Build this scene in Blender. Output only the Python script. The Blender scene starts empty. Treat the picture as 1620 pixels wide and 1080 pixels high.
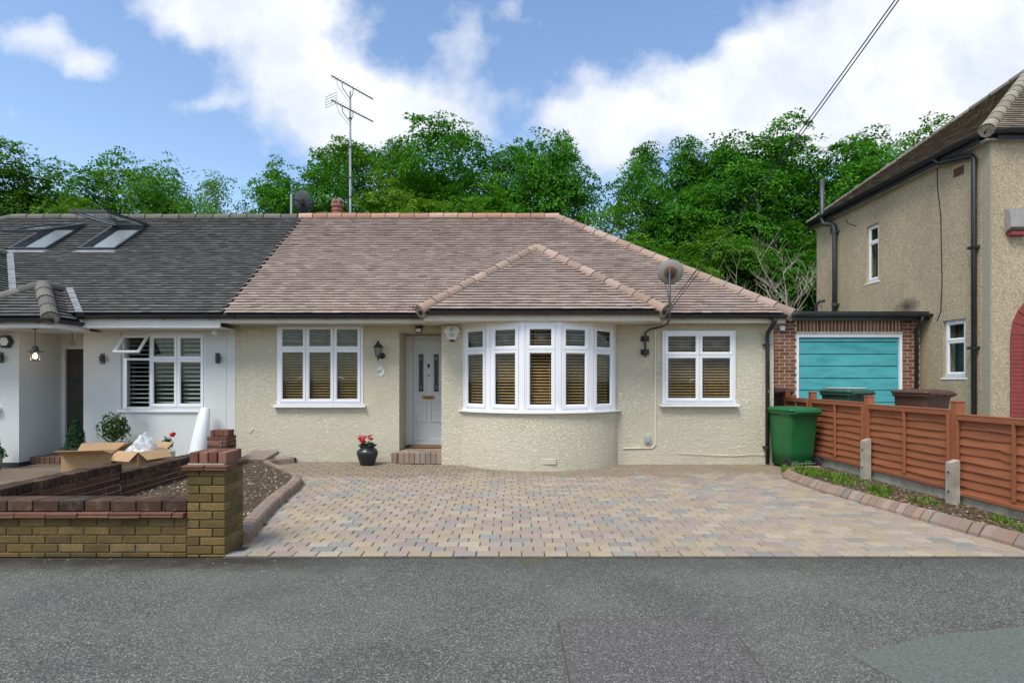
import bpy, math, random
import numpy as np
from mathutils import Vector, Matrix, noise
random.seed(7)
rng = np.random.default_rng(7)
sc = bpy.context.scene
col = sc.collection
R = math.radians
U_ = random.uniform

# ------------------------------------------------------------------ camera
FP, HZ, CH = 860.0, 600.0, 1.53          # focal length in photo pixels, horizon row, eye height
cam = bpy.data.objects.new('camera', bpy.data.cameras.new('camera'))
col.objects.link(cam)
cam.location = (0, 0, CH)
cam.rotation_euler = (R(90), 0, 0)
cam.data.sensor_fit = 'HORIZONTAL'
cam.data.sensor_width = 36
cam.data.lens = 36 * FP / 1620
cam.data.shift_y = 60 / 1620
cam.data.clip_end = 2000
sc.camera = cam
# ------------------------------------------------------------------ light
SUN = Vector((-0.30, -0.46, 0.84)).normalized()
EL, ROT = math.asin(SUN.z), math.atan2(SUN.x, SUN.y)
sun = bpy.data.objects.new('sun', bpy.data.lights.new('sun', 'SUN'))
col.objects.link(sun)
sun.data.energy = 2.4
sun.data.angle = R(24)
sun.data.color = (1.0, 0.95, 0.87)
sun.rotation_euler = (-SUN).to_track_quat('-Z', 'Y').to_euler()
sun.location = (0, 0, 30)
sc.view_settings.view_transform = 'Standard'
sc.view_settings.look = 'None'
sc.view_settings.gamma = 1
sc.view_settings.use_curve_mapping = False
sc.view_settings.exposure = 0.50
sc.cycles.max_bounces = 8
sc.cycles.transparent_max_bounces = 16
sc.cycles.caustics_reflective = False
sc.cycles.caustics_refractive = False
sc.cycles.use_denoising = True


class NT:
    """small helper to write node trees"""
    def __init__(s, tree):
        s.t = tree
        s.n = tree.nodes
        s.l = tree.links

    def add(s, kind, ins=None, **props):
        nd = s.n.new(kind)
        for k, v in props.items():
            setattr(nd, k, v)
        for k, v in (ins or {}).items():
            if isinstance(v, bpy.types.NodeSocket):
                s.l.new(v, nd.inputs[k])
            else:
                nd.inputs[k].default_value = v
        return nd

    def math(s, op, a, b=0.0, c=None, clamp=False):
        ins = {0: a, 1: b}
        if c is not None:
            ins[2] = c
        return s.add('ShaderNodeMath', ins, operation=op, use_clamp=clamp).outputs[0]

    def vm(s, op, a, b=(0, 0, 0)):
        nd = s.add('ShaderNodeVectorMath', {0: a, 1: b}, operation=op)
        return nd.outputs[1] if op in ('DOT_PRODUCT', 'LENGTH') else nd.outputs[0]

    def noise(s, vec, scale, detail=4, rough=0.55, dist=0.0):
        return s.add('ShaderNodeTexNoise', {'Vector': vec, 'Scale': scale, 'Detail': detail, 'Roughness': rough, 'Distortion': dist}).outputs[0]

    def ramp(s, fac, stops, interp='LINEAR'):
        nd = s.add('ShaderNodeValToRGB', {0: fac})
        cr = nd.color_ramp
        cr.interpolation = interp
        while len(cr.elements) < len(stops):
            cr.elements.new(0.5)
        for e, (p, c) in zip(cr.elements, stops):
            e.position = p
            e.color = (c if len(c) == 4 else (*c, 1)) if not isinstance(c, float) else (c, c, c, 1)
        return nd.outputs[0]

    def mix(s, fac, a, b, mode='MIX'):
        nd = s.n.new('ShaderNodeMix')
        nd.data_type = 'RGBA'
        nd.blend_type = mode
        for k, v in ((0, fac), (6, a), (7, b)):
            if isinstance(v, bpy.types.NodeSocket):
                s.l.new(v, nd.inputs[k])
            elif k == 0:
                nd.inputs[0].default_value = v
            else:
                nd.inputs[k].default_value = v if len(v) == 4 else (*v, 1)
        return nd.outputs[2]


# sky: Nishita air with broken cumulus laid out by direction
w = bpy.data.worlds.new('World')
sc.world = w
w.use_nodes = True
w.node_tree.nodes.clear()
k = NT(w.node_tree)
sky = k.add('ShaderNodeTexSky', sky_type='NISHITA', sun_disc=False, sun_elevation=EL, sun_rotation=ROT, air_density=1.0, dust_density=0.6, ozone_density=1.0)
tc = k.add('ShaderNodeTexCoord').outputs['Generated']
sep = k.add('ShaderNodeSeparateXYZ', {0: tc})
yy = k.math('MAXIMUM', sep.outputs[1], 0.06)
P = k.add('ShaderNodeCombineXYZ', {0: k.math('DIVIDE', sep.outputs[0], yy), 1: k.math('DIVIDE', sep.outputs[2], yy), 2: 0.0}).outputs[0]
warp = k.add('ShaderNodeTexNoise', {'Vector': P, 'Scale': 7.0, 'Detail': 5, 'Roughness': 0.6}).outputs[1]
Pw = k.vm('ADD', P, k.vm('MULTIPLY', k.vm('SUBTRACT', warp, (0.5, 0.5, 0.5)), (0.13, 0.10, 0)))
BL = [(72, 62, 42, 28, .85), (130, 95, 45, 22, .8), (300, 12, 100, 40, .75), (415, 45, 95, 50, .95), (500, 20, 60, 40, .6), (450, 110, 60, 34, .75),
      (520, 135, 80, 50, .8), (600, 165, 110, 50, .95), (690, 180, 85, 36, .8), (500, 195, 80, 44, .9), (740, 60, 45, 48, .62), (335, 155, 45, 16, .5),
      (955, 160, 62, 48, 1.0), (965, 215, 85, 50, .95), (880, 190, 30, 20, .5), (1090, 108, 42, 22, .6), (1185, 110, 55, 42, .9), (1190, 170, 120, 60, .95),
      (1310, 95, 100, 70, .9), (1420, 60, 130, 70, 1.0), (1540, 90, 180, 110, 1.05), (1360, 190, 200, 70, .95), (820, 25, 25, 25, .35), (1700, 60, 220, 160, 1.0)]
blob = None
for (px, py, rx, ry, st) in BL:
    d = k.vm('MULTIPLY', k.vm('SUBTRACT', Pw, ((px - 810) / FP, (HZ - py) / FP, 0)), (FP / rx, FP / ry, 0))
    g = k.math('MULTIPLY', k.math('POWER', 2.718, k.math('MULTIPLY', k.vm('DOT_PRODUCT', d, d), -0.75)), st)
    blob = g if blob is None else k.math('ADD', blob, g)
front = k.math('GREATER_THAN', sep.outputs[1], 0.06)
blob = k.math('MULTIPLY', k.math('MINIMUM', blob, 1.25), front)
fb = k.noise(P, 9.0, 9, 0.62)
# elsewhere on the dome the same kind of broken cloud goes on
gen = k.ramp(k.noise(k.vm('MULTIPLY', tc, (1, 1, 1.6)), 2.6, 8, 0.6), [(0.44, 0.0), (0.62, 1.0)])
sepP = k.add('ShaderNodeSeparateXYZ', {0: P})
ou = k.math('MULTIPLY', k.math('SUBTRACT', k.math('ABSOLUTE', sepP.outputs[0]), 1.0), 4.0, clamp=True)
ov = k.math('MULTIPLY', k.math('SUBTRACT', sepP.outputs[1], 0.78), 4.0, clamp=True)
outw = k.math('MAXIMUM', k.math('MAXIMUM', ou, ov), k.math('SUBTRACT', 1.0, front))
dens = k.math('ADD', blob, k.math('MULTIPLY', k.math('SUBTRACT', fb, 0.5), 1.25))
m1 = k.ramp(dens, [(0.22, 0.0), (0.52, 0.42), (1.05, 1.0)])
msk = k.math('MAXIMUM', k.math('MULTIPLY', m1, k.math('SUBTRACT', 1.0, outw)), k.math('MULTIPLY', gen, outw))
cl = k.ramp(k.noise(Pw, 4.5, 5, 0.55), [(0.34, (4.9, 5.25, 6.0)), (0.60, (6.7, 6.8, 7.0))])
skc = k.add('ShaderNodeHueSaturation', {'Saturation': 1.04, 'Value': 1.5, 'Color': sky.outputs[0]}).outputs[0]
hz = k.math('POWER', k.math('SUBTRACT', 1.0, k.math('MAXIMUM', sep.outputs[2], 0.0)), 7.0)
skc = k.mix(k.math('MULTIPLY', hz, 0.55), skc, (5.9, 6.5, 7.0))
final = k.mix(k.math('MULTIPLY', msk, 0.96), skc, cl)
bg = k.add('ShaderNodeBackground', {'Color': final, 'Strength': 0.115})
k.l.new(bg.outputs[0], k.add('ShaderNodeOutputWorld').inputs[0])

# ------------------------------------------------------------------ materials
MATS = {}


def newmat(name):
    m = bpy.data.materials.new(name)
    m.use_nodes = True
    m.node_tree.nodes.clear()
    q = NT(m.node_tree)
    q.pos = q.add('ShaderNodeNewGeometry').outputs['Position']
    oi = q.add('ShaderNodeObjectInfo').outputs['Random']
    at = q.add('ShaderNodeAttribute', attribute_name='rnd').outputs['Fac']
    q.rnd = q.math('FRACT', q.math('ADD', oi, at))
    q.m = m
    MATS[name] = m
    return q


def finish(q, color, rough=0.6, bump=None, metallic=0.0, spec=0.4, bstr=0.5, bdist=0.01, **extra):
    b = q.add('ShaderNodeBsdfPrincipled', {'Base Color': color if isinstance(color, bpy.types.NodeSocket) else (*color, 1), 'Roughness': rough, 'Metallic': metallic, 'Specular IOR Level': spec, **extra})
    if bump is not None:
        bn = q.add('ShaderNodeBump', {'Height': bump, 'Strength': bstr, 'Distance': bdist})
        q.l.new(bn.outputs[0], b.inputs['Normal'])
    q.l.new(b.outputs[0], q.add('ShaderNodeOutputMaterial').inputs[0])
    return q.m


def plain(name, c, rough=0.5, var=0.12, scale=6.0, metallic=0.0, spec=0.4, bscale=60.0, bstr=0.12, **extra):
    """one colour with faint dirt and grain"""
    q = newmat(name)
    n = q.noise(q.pos, scale, 5, 0.6)
    lo = tuple(x * (1 - var) for x in c)
    hi = tuple(min(1, x * (1 + var)) for x in c)
    return finish(q, q.ramp(n, [(0.3, lo), (0.7, hi)]), rough, q.noise(q.pos, bscale, 3), metallic, spec, bstr, 0.004, **extra)


def pieces(name, stops, rough=0.85, dirt=(0.06, 0.055, 0.045), damt=0.35, dscale=5.0, gscale=90.0, gamt=0.25, bstr=0.5, moss=None, jitter=0.25, bdist=0.006, brown_band=None):
    """brick, tile or paver: colour by piece, grain and dirt by place"""
    q = newmat(name)
    c = q.ramp(q.rnd, stops, 'CONSTANT')
    j = q.math('FRACT', q.math('MULTIPLY', q.rnd, 37.7))
    c = q.mix(1.0, c, q.ramp(j, [(0, 1 - jitter), (1, 1.0)]), 'MULTIPLY')
    g = q.noise(q.pos, gscale, 4, 0.65)
    c = q.mix(gamt, c, q.ramp(g, [(0.3, 0.25), (0.7, 1.0)]), 'MULTIPLY')
    d = q.ramp(q.noise(q.pos, dscale, 6, 0.65), [(0.45, 0.0), (0.75, 1.0)])
    c = q.mix(q.math('MULTIPLY', d, damt), c, dirt)
    if moss:
        mo = q.ramp(q.noise(q.vm('ADD', q.pos, (7, 3, 5)), moss[1], 6, 0.7), [(0.52, 0.0), (0.70, 1.0)])
        c = q.mix(q.math('MULTIPLY', mo, moss[2]), c, moss[0])
    if brown_band:  # noise-edged darker brown tone, growing stronger towards the house end
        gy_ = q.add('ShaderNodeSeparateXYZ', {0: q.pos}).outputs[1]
        gm = q.math('ADD', q.math('MULTIPLY', q.math('SUBTRACT', gy_, brown_band[0]), 0.45), q.math('MULTIPLY', q.noise(q.pos, 1.3, 7, 0.7), 1.5))
        c = q.mix(q.math('MULTIPLY', q.ramp(gm, [(0.75, 0.0), (1.25, 1.0)]), brown_band[2]), c, brown_band[1])
    return finish(q, c, rough, g, spec=0.25, bstr=bstr, bdist=bdist)


# walls
q = newmat('cream_stucco')
st = q.vm('MULTIPLY', q.pos, (1.0, 1.0, 1.5))
h = q.noise(st, 27.0, 4, 0.62, 1.2)
h2 = q.ramp(h, [(0.38, 0.0), (0.62, 1.0)])
base = q.ramp(q.noise(q.pos, 1.3, 5), [(0.3, (0.80, 0.745, 0.555)), (0.7, (0.84, 0.79, 0.61))])
sz = q.add('ShaderNodeSeparateXYZ', {0: q.pos}).outputs[2]
low = q.math('MULTIPLY', q.ramp(sz, [(0.0, 1.0), (0.35, 0.0)]), q.ramp(q.noise(q.pos, 3.0, 6, 0.7), [(0.48, 0.0), (0.78, 0.35)]))
base = q.mix(low, base, (0.38, 0.40, 0.29))
finish(q, base, 0.75, h2, spec=0.3, bstr=0.85, bdist=0.024)
q = newmat('cream_smooth')
finish(q, q.ramp(q.noise(q.pos, 2.0, 5), [(0.3, (0.77, 0.72, 0.53)), (0.7, (0.82, 0.78, 0.60))]), 0.7, q.noise(st if False else q.pos, 40, 3), spec=0.3, bstr=0.25)
q = newmat('white_render')
finish(q, q.ramp(q.noise(q.pos, 0.9, 6, 0.6), [(0.3, (0.58, 0.60, 0.575)), (0.7, (0.64, 0.655, 0.635))]), 0.75, q.noise(q.pos, 120, 3), spec=0.25, bstr=0.2, bdist=0.004)
q = newmat('pebbledash')
vo = q.add('ShaderNodeTexVoronoi', {'Vector': q.pos, 'Scale': 72.0})
pc = q.ramp(q.add('ShaderNodeSeparateColor', {0: vo.outputs['Color']}).outputs[0], [(0.0, (0.27, 0.215, 0.135)), (0.35, (0.43, 0.35, 0.225)), (0.7, (0.54, 0.45, 0.30)), (1.0, (0.68, 0.59, 0.43))])
ws = q.ramp(q.noise(q.vm('MULTIPLY', q.pos, (1, 1, 0.35)), 1.1, 6, 0.65), [(0.38, 0.0), (0.68, 1.0)])
pc = q.mix(q.math('MULTIPLY', ws, 0.35), pc, (0.20, 0.18, 0.13))
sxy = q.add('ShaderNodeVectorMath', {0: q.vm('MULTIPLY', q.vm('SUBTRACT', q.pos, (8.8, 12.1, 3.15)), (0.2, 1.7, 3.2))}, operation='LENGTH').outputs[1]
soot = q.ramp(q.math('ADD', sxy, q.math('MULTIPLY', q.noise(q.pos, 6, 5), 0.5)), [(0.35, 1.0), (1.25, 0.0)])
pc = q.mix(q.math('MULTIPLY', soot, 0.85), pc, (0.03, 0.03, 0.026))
finish(q, pc, 0.9, vo.outputs['Distance'], spec=0.2, bstr=0.7, bdist=0.012)
# pieces
pieces('brown_tile', [(0, (0.43, 0.335, 0.285)), (0.3, (0.46, 0.365, 0.315)), (0.55, (0.405, 0.31, 0.265)), (0.8, (0.485, 0.39, 0.345)), (0.95, (0.34, 0.26, 0.22))], damt=0.5, dscale=0.8, dirt=(0.20, 0.165, 0.14), gamt=0.4, gscale=45, jitter=0.14)
pieces('grey_tile', [(0, (0.120, 0.122, 0.116)), (0.3, (0.145, 0.147, 0.14)), (0.6, (0.105, 0.108, 0.10)), (0.85, (0.165, 0.165, 0.155))], damt=0.35, dscale=0.9, dirt=(0.075, 0.08, 0.068), gamt=0.3)
pieces('old_tile', [(0, (0.26, 0.21, 0.155)), (0.3, (0.30, 0.24, 0.185)), (0.6, (0.22, 0.18, 0.135)), (0.85, (0.34, 0.29, 0.22))], damt=0.5, dscale=2.5, dirt=(0.12, 0.105, 0.075))
pieces('ridge_terracotta', [(0, (0.52, 0.30, 0.21)), (0.35, (0.45, 0.25, 0.175)), (0.7, (0.56, 0.37, 0.28))], damt=0.5, dscale=3.0, dirt=(0.25, 0.19, 0.15))
pieces('hip_brown', [(0, (0.42, 0.29, 0.22)), (0.35, (0.37, 0.26, 0.205)), (0.7, (0.46, 0.335, 0.265))], damt=0.55, dscale=3.0, dirt=(0.20, 0.165, 0.13))
pieces('ridge_grey', [(0, (0.17, 0.165, 0.14)), (0.5, (0.205, 0.195, 0.165))], damt=0.5, dscale=4.0, dirt=(0.09, 0.085, 0.06))
pieces('hip_lichen', [(0, (0.30, 0.27, 0.20)), (0.5, (0.34, 0.31, 0.24))], damt=0.6, dscale=6.0, dirt=(0.42, 0.41, 0.30))
pieces('yellow_brick', [(0, (0.235, 0.155, 0.052)), (0.25, (0.20, 0.132, 0.045)), (0.5, (0.265, 0.18, 0.066)), (0.72, (0.17, 0.112, 0.040)), (0.9, (0.285, 0.198, 0.080))], damt=0.75, dscale=3.5, dirt=(0.055, 0.043, 0.020), moss=((0.085, 0.095, 0.026), 2.6, 0.6), gamt=0.6, gscale=60)
pieces('red_brick', [(0, (0.135, 0.066, 0.040)), (0.3, (0.175, 0.083, 0.050)), (0.6, (0.09, 0.047, 0.032)), (0.85, (0.20, 0.105, 0.065))], damt=0.9, dscale=4.0, dirt=(0.030, 0.024, 0.019), gamt=0.5)
pieces('coping_brick', [(0, (0.085, 0.046, 0.029)), (0.35, (0.12, 0.063, 0.039)), (0.7, (0.055, 0.034, 0.024)), (0.9, (0.15, 0.085, 0.054))], damt=0.85, dscale=4.0, dirt=(0.026, 0.021, 0.017), gamt=0.6, gscale=60, moss=((0.20, 0.17, 0.125), 7.0, 0.5))
pieces('cap_brick', [(0, (0.25, 0.11, 0.07)), (0.4, (0.20, 0.085, 0.056)), (0.75, (0.31, 0.15, 0.10))], damt=0.65, dscale=9.0, dirt=(0.07, 0.045, 0.03), gamt=0.4)
pieces('creasing_tile', [(0, (0.19, 0.085, 0.055)), (0.5, (0.23, 0.11, 0.07))], damt=0.7, dscale=8.0, dirt=(0.09, 0.065, 0.045))
pieces('garage_brick', [(0, (0.235, 0.095, 0.058)), (0.3, (0.28, 0.125, 0.075)), (0.6, (0.20, 0.08, 0.052)), (0.85, (0.31, 0.15, 0.095))], damt=0.3, dscale=3.0, dirt=(0.11, 0.075, 0.05))
pieces('paver', [(0, (0.47, 0.385, 0.265)), (0.28, (0.45, 0.365, 0.30)), (0.48, (0.43, 0.335, 0.29)), (0.64, (0.50, 0.425, 0.315)), (0.82, (0.38, 0.36, 0.32)), (0.93, (0.33, 0.33, 0.31))], damt=0.4, dscale=1.6, dirt=(0.25, 0.205, 0.15), gamt=0.5, gscale=70, bstr=0.5, jitter=0.16, brown_band=(8.3, (0.19, 0.15, 0.095), 0.6))
pieces('kerb_stone', [(0, (0.36, 0.265, 0.205)), (0.3, (0.40, 0.30, 0.24)), (0.6, (0.33, 0.27, 0.22)), (0.85, (0.40, 0.27, 0.20))], damt=0.4, dscale=3.0, dirt=(0.17, 0.135, 0.10), gamt=0.35, gscale=140)
pieces('slab_stone', [(0, (0.20, 0.15, 0.105)), (0.4, (0.235, 0.18, 0.13)), (0.75, (0.17, 0.13, 0.095))], damt=0.4, dscale=3.0)
pieces('dark_brick', [(0, (0.16, 0.095, 0.065)), (0.5, (0.20, 0.12, 0.085))], damt=0.4, dscale=4.0)
plain('pebble_grey', (0.33, 0.30, 0.22), 0.95, 0.3, 40, bstr=0.6)
plain('mortar', (0.30, 0.26, 0.20), 0.95, 0.3, 8, bstr=0.6)
plain('dark_mortar', (0.11, 0.092, 0.065), 0.95, 0.35, 8, bstr=0.6)
plain('pale_mortar', (0.58, 0.50, 0.39), 0.95, 0.2, 8, bstr=0.6)
plain('joint_sand', (0.085, 0.075, 0.058), 0.95, 0.4, 6, bstr=0.6)
plain('deck_dark', (0.05, 0.042, 0.038), 0.9)
plain('upvc', (0.80, 0.81, 0.83), 0.32, 0.03, 2, spec=0.5, bstr=0.02)
plain('fascia_white', (0.72, 0.72, 0.68), 0.45, 0.10, 2.5, bstr=0.05)
plain('fascia_cream', (0.66, 0.63, 0.53), 0.5, 0.10, 2.5, bstr=0.05)
plain('black_plastic', (0.022, 0.023, 0.024), 0.38, 0.35, 5, spec=0.5, bstr=0.06)
plain('dark_grey_metal', (0.075, 0.08, 0.085), 0.45, 0.2, 5, metallic=0.4)
plain('galvanised', (0.42, 0.43, 0.43), 0.42, 0.2, 12, metallic=0.7)
plain('lead_sheet', (0.20, 0.215, 0.225), 0.7, 0.3, 5)
plain('door_white', (0.70, 0.73, 0.74), 0.33, 0.03, 2, spec=0.5, bstr=0.02)
plain('door_dark', (0.055, 0.052, 0.042), 0.4, 0.15, 3)
plain('brass', (0.55, 0.36, 0.12), 0.35, 0.2, 15, metallic=0.8)
plain('coir', (0.27, 0.15, 0.065), 0.95, 0.3, 30, bstr=0.9, bscale=300)
plain('slat_wood', (0.62, 0.37, 0.17), 0.45, 0.2, 10)
plain('slat_white', (0.74, 0.74, 0.70), 0.45, 0.05, 10)
plain('room_plaster', (0.35, 0.31, 0.26), 0.9)
plain('came_lead', (0.32, 0.33, 0.33), 0.4, 0.2, 20, metallic=0.5)
plain('pot_glaze', (0.020, 0.024, 0.026), 0.28, 0.4, 20, spec=0.6, bscale=25, bstr=0.25)
plain('pot_white', (0.70, 0.71, 0.70), 0.45)
plain('pot_green', (0.42, 0.50, 0.38), 0.5)
plain('cardboard', (0.40, 0.26, 0.135), 0.8, 0.12, 7)
q = newmat('plastic_film')
fb_ = q.add('ShaderNodeBsdfPrincipled', {'Base Color': (0.82, 0.84, 0.85, 1), 'Roughness': 0.25, 'Specular IOR Level': 0.6})
fm_ = q.add('ShaderNodeMixShader', {0: q.ramp(q.noise(q.pos, 14, 4), [(0.35, 0.35), (0.7, 0.85)]), 1: q.add('ShaderNodeBsdfTransparent').outputs[0], 2: fb_.outputs[0]})
q.l.new(fm_.outputs[0], q.add('ShaderNodeOutputMaterial').inputs[0])
plain('foam_sheet', (0.76, 0.79, 0.80), 0.55, 0.06, 4)
plain('concrete', (0.36, 0.34, 0.275), 0.92, 0.3, 6, bstr=0.7, bscale=120)
plain('bin_green', (0.012, 0.125, 0.036), 0.42, 0.12, 4, spec=0.45, bscale=250, bstr=0.08)
plain('bin_dark_green', (0.035, 0.085, 0.065), 0.45, 0.15, 4)
plain('bin_grey_lid', (0.42, 0.46, 0.46), 0.45, 0.1, 4)
plain('bin_brown', (0.085, 0.043, 0.03), 0.5, 0.2, 4)
plain('rubber', (0.018, 0.018, 0.019), 0.75)
plain('sticker_blue', (0.25, 0.48, 0.62), 0.5)
plain('red_paint', (0.24, 0.045, 0.036), 0.6, 0.15, 6)
plain('grey_plastic', (0.36, 0.42, 0.46), 0.5)
plain('dish_back', (0.30, 0.29, 0.27), 0.55, 0.15, 9)
plain('dish_dark', (0.055, 0.06, 0.068), 0.5, 0.15, 9)
plain('rust', (0.26, 0.12, 0.06), 0.9, 0.5, 14)
plain('terracotta', (0.30, 0.13, 0.085), 0.8, 0.3, 9)
plain('plaque', (0.76, 0.76, 0.75), 0.3)
plain('ink', (0.035, 0.035, 0.045), 0.5)
plain('ink_green', (0.10, 0.15, 0.13), 0.5)
plain('bark', (0.075, 0.060, 0.045), 0.95, 0.4, 8, bstr=0.9, bscale=25)
plain('dead_bark', (0.40, 0.36, 0.29), 0.95, 0.3, 8)
plain('petal_red', (0.62, 0.012, 0.022), 0.55, 0.2, 40)
plain('roof_felt', (0.10, 0.105, 0.10), 0.9, 0.4, 5)
plain('terrain_earth', (0.07, 0.075, 0.035), 0.95, 0.4, 1)
plain('neighbour_concrete', (0.26, 0.25, 0.22), 0.95, 0.3, 2, bstr=0.6)
plain('chimney_red', (0.24, 0.11, 0.08), 0.85, 0.3, 8)
plain('lamp_lens', (0.7, 0.72, 0.72), 0.2)

q = newmat('teal_paint')
wv = q.noise(q.vm('MULTIPLY', q.pos, (1, 1, 5)), 2.2, 6, 0.65)
finish(q, q.ramp(wv, [(0.32, (0.045, 0.285, 0.315)), (0.50, (0.075, 0.385, 0.41)), (0.72, (0.10, 0.44, 0.455))]), 0.5, q.noise(q.pos, 40, 4), spec=0.4, bstr=0.15)
q = newmat('fence_wood')
gr = q.noise(q.vm('MULTIPLY', q.pos, (8, 1.2, 30)), 4.0, 5, 0.6, 0.2)
c = q.ramp(gr, [(0.3, (0.29, 0.098, 0.044)), (0.55, (0.35, 0.124, 0.058)), (0.75, (0.40, 0.152, 0.073))])
c = q.mix(0.6, c, q.ramp(q.rnd, [(0, 0.62), (1, 1.0)]), 'MULTIPLY')
kn = q.ramp(q.add('ShaderNodeTexVoronoi', {'Vector': q.vm('MULTIPLY', q.pos, (0.3, 1.6, 4.0)), 'Scale': 1.4}).outputs['Distance'], [(0.03, 1.0), (0.10, 0.0)])
c = q.mix(q.math('MULTIPLY', kn, 0.6), c, (0.10, 0.03, 0.015))
finish(q, c, 0.7, gr, spec=0.3, bstr=0.35, bdist=0.004)
q = newmat('asphalt')
v1 = q.add('ShaderNodeTexVoronoi', {'Vector': q.pos, 'Scale': 150.0})
r1 = q.add('ShaderNodeSeparateColor', {0: v1.outputs['Color']}).outputs[0]
c = q.ramp(r1, [(0.0, (0.040, 0.040, 0.034)), (0.4, (0.086, 0.086, 0.074)), (0.8, (0.14, 0.139, 0.121)), (0.94, (0.22, 0.217, 0.192)), (1.0, (0.36, 0.355, 0.32))])
big = q.noise(q.pos, 0.75, 6, 0.62)
c = q.mix(q.ramp(big, [(0.42, 0.0), (0.72, 0.34)]), c, (0.215, 0.21, 0.185))
c = q.mix(q.ramp(q.noise(q.vm('ADD', q.pos, (4, 9, 0)), 1.1, 6, 0.65), [(0.50, 0.0), (0.75, 0.4)]), c, (0.055, 0.057, 0.055))
sp = q.ramp(q.add('ShaderNodeTexVoronoi', {'Vector': q.vm('ADD', q.pos, (0, 0, 3)), 'Scale': 2.6, 'Randomness': 1.0}).outputs['Distance'], [(0.035, 1.0), (0.06, 0.0)])
c = q.mix(q.math('MULTIPLY', sp, 0.3), c, (0.30, 0.30, 0.285))
sy = q.add('ShaderNodeSeparateXYZ', {0: q.pos})
ed = q.math('ADD', sy.outputs[1], q.math('MULTIPLY', q.noise(q.pos, 3.5, 6, 0.7), 0.55))
lef = q.ramp(q.math('ADD', sy.outputs[0], 2.2), [(0.0, 1.0), (1.0, 0.35)])
soil = q.math('MULTIPLY', q.ramp(q.math('SUBTRACT', ed, 4.0), [(0.58, 0.0), (0.88, 0.92)]), lef)
c = q.mix(soil, c, (0.028, 0.026, 0.018))
mo = q.math('MULTIPLY', q.ramp(q.math('SUBTRACT', ed, 4.0), [(0.62, 0.0), (0.8, 1.0)]), q.ramp(q.noise(q.pos, 1.7, 4), [(0.6, 0.0), (0.72, 0.7)]))
c = q.mix(mo, c, (0.085, 0.08, 0.022))
finish(q, c, 0.85, v1.outputs['Distance'], spec=0.3, bstr=0.6, bdist=0.005)
q = newmat('asphalt_patch')
v1 = q.add('ShaderNodeTexVoronoi', {'Vector': q.pos, 'Scale': 140.0})
r1 = q.add('ShaderNodeSeparateColor', {0: v1.outputs['Color']}).outputs[0]
c = q.ramp(r1, [(0.0, (0.09, 0.102, 0.085)), (0.6, (0.122, 0.137, 0.116)), (1.0, (0.165, 0.18, 0.155))])
c = q.mix(q.ramp(q.noise(q.pos, 5, 6, 0.7), [(0.60, 0.0), (0.78, 0.6)]), c, (0.05, 0.055, 0.05))
finish(q, c, 0.8, v1.outputs['Distance'], spec=0.3, bstr=0.35, bdist=0.004)
q = newmat('asphalt_warm')
v1 = q.add('ShaderNodeTexVoronoi', {'Vector': q.pos, 'Scale': 150.0})
r1 = q.add('ShaderNodeSeparateColor', {0: v1.outputs['Color']}).outputs[0]
c = q.ramp(r1, [(0.0, (0.058, 0.054, 0.05)), (0.5, (0.105, 0.099, 0.091)), (0.88, (0.155, 0.147, 0.135)), (1.0, (0.30, 0.29, 0.27))])
finish(q, c, 0.85, v1.outputs['Distance'], spec=0.3, bstr=0.6, bdist=0.005)
q = newmat('soil')
v1 = q.noise(q.pos, 28, 6, 0.7)
c = q.ramp(v1, [(0.3, (0.045, 0.033, 0.022)), (0.6, (0.115, 0.088, 0.060)), (0.8, (0.22, 0.175, 0.12))])
finish(q, c, 0.95, v1, spec=0.2, bstr=1.0, bdist=0.03)
pieces('chip', [(0, (0.13, 0.095, 0.06)), (0.4, (0.20, 0.155, 0.10)), (0.65, (0.085, 0.062, 0.04)), (0.85, (0.34, 0.28, 0.20)), (0.96, (0.50, 0.46, 0.38))], damt=0.1)


def leafmat(name, stops, trans=0.26, tc_=1.5, rough=0.45):
    q = newmat(name)
    c = q.ramp(q.rnd, stops)
    d = q.add('ShaderNodeBsdfPrincipled', {'Base Color': c, 'Roughness': 0.6, 'Specular IOR Level': 0.10})
    t = q.add('ShaderNodeBsdfTranslucent', {'Color': q.mix(1.0, c, (tc_ * 1.1, tc_, tc_ * 0.5), 'MULTIPLY')})
    mx = q.add('ShaderNodeMixShader', {0: trans, 1: d.outputs[0], 2: t.outputs[0]})
    q.l.new(mx.outputs[0], q.add('ShaderNodeOutputMaterial').inputs[0])


leafmat('leaf_deep', [(0, (0.026, 0.125, 0.010)), (0.5, (0.050, 0.195, 0.013)), (1, (0.105, 0.285, 0.018))])
leafmat('leaf_mid', [(0, (0.040, 0.138, 0.012)), (0.5, (0.075, 0.210, 0.016)), (1, (0.140, 0.300, 0.024))])
leafmat('leaf_bright', [(0, (0.060, 0.165, 0.016)), (0.5, (0.100, 0.235, 0.020)), (1, (0.17, 0.31, 0.030))])
leafmat('leaf_grey', [(0, (0.050, 0.110, 0.038)), (0.5, (0.072, 0.145, 0.048)), (1, (0.105, 0.18, 0.062))])
leafmat('leaf_shrub', [(0, (0.016, 0.045, 0.012)), (0.6, (0.035, 0.085, 0.018)), (1, (0.085, 0.11, 0.03))], 0.2)
leafmat('leaf_box', [(0, (0.012, 0.040, 0.016)), (1, (0.030, 0.080, 0.026))], 0.2)
leafmat('grass_blade', [(0, (0.075, 0.17, 0.022)), (0.6, (0.13, 0.25, 0.035)), (1, (0.26, 0.27, 0.08))], 0.3)
leafmat('dead_leaf', [(0, (0.20, 0.10, 0.035)), (0.6, (0.34, 0.20, 0.08)), (1, (0.42, 0.32, 0.17))], 0.2)

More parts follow.
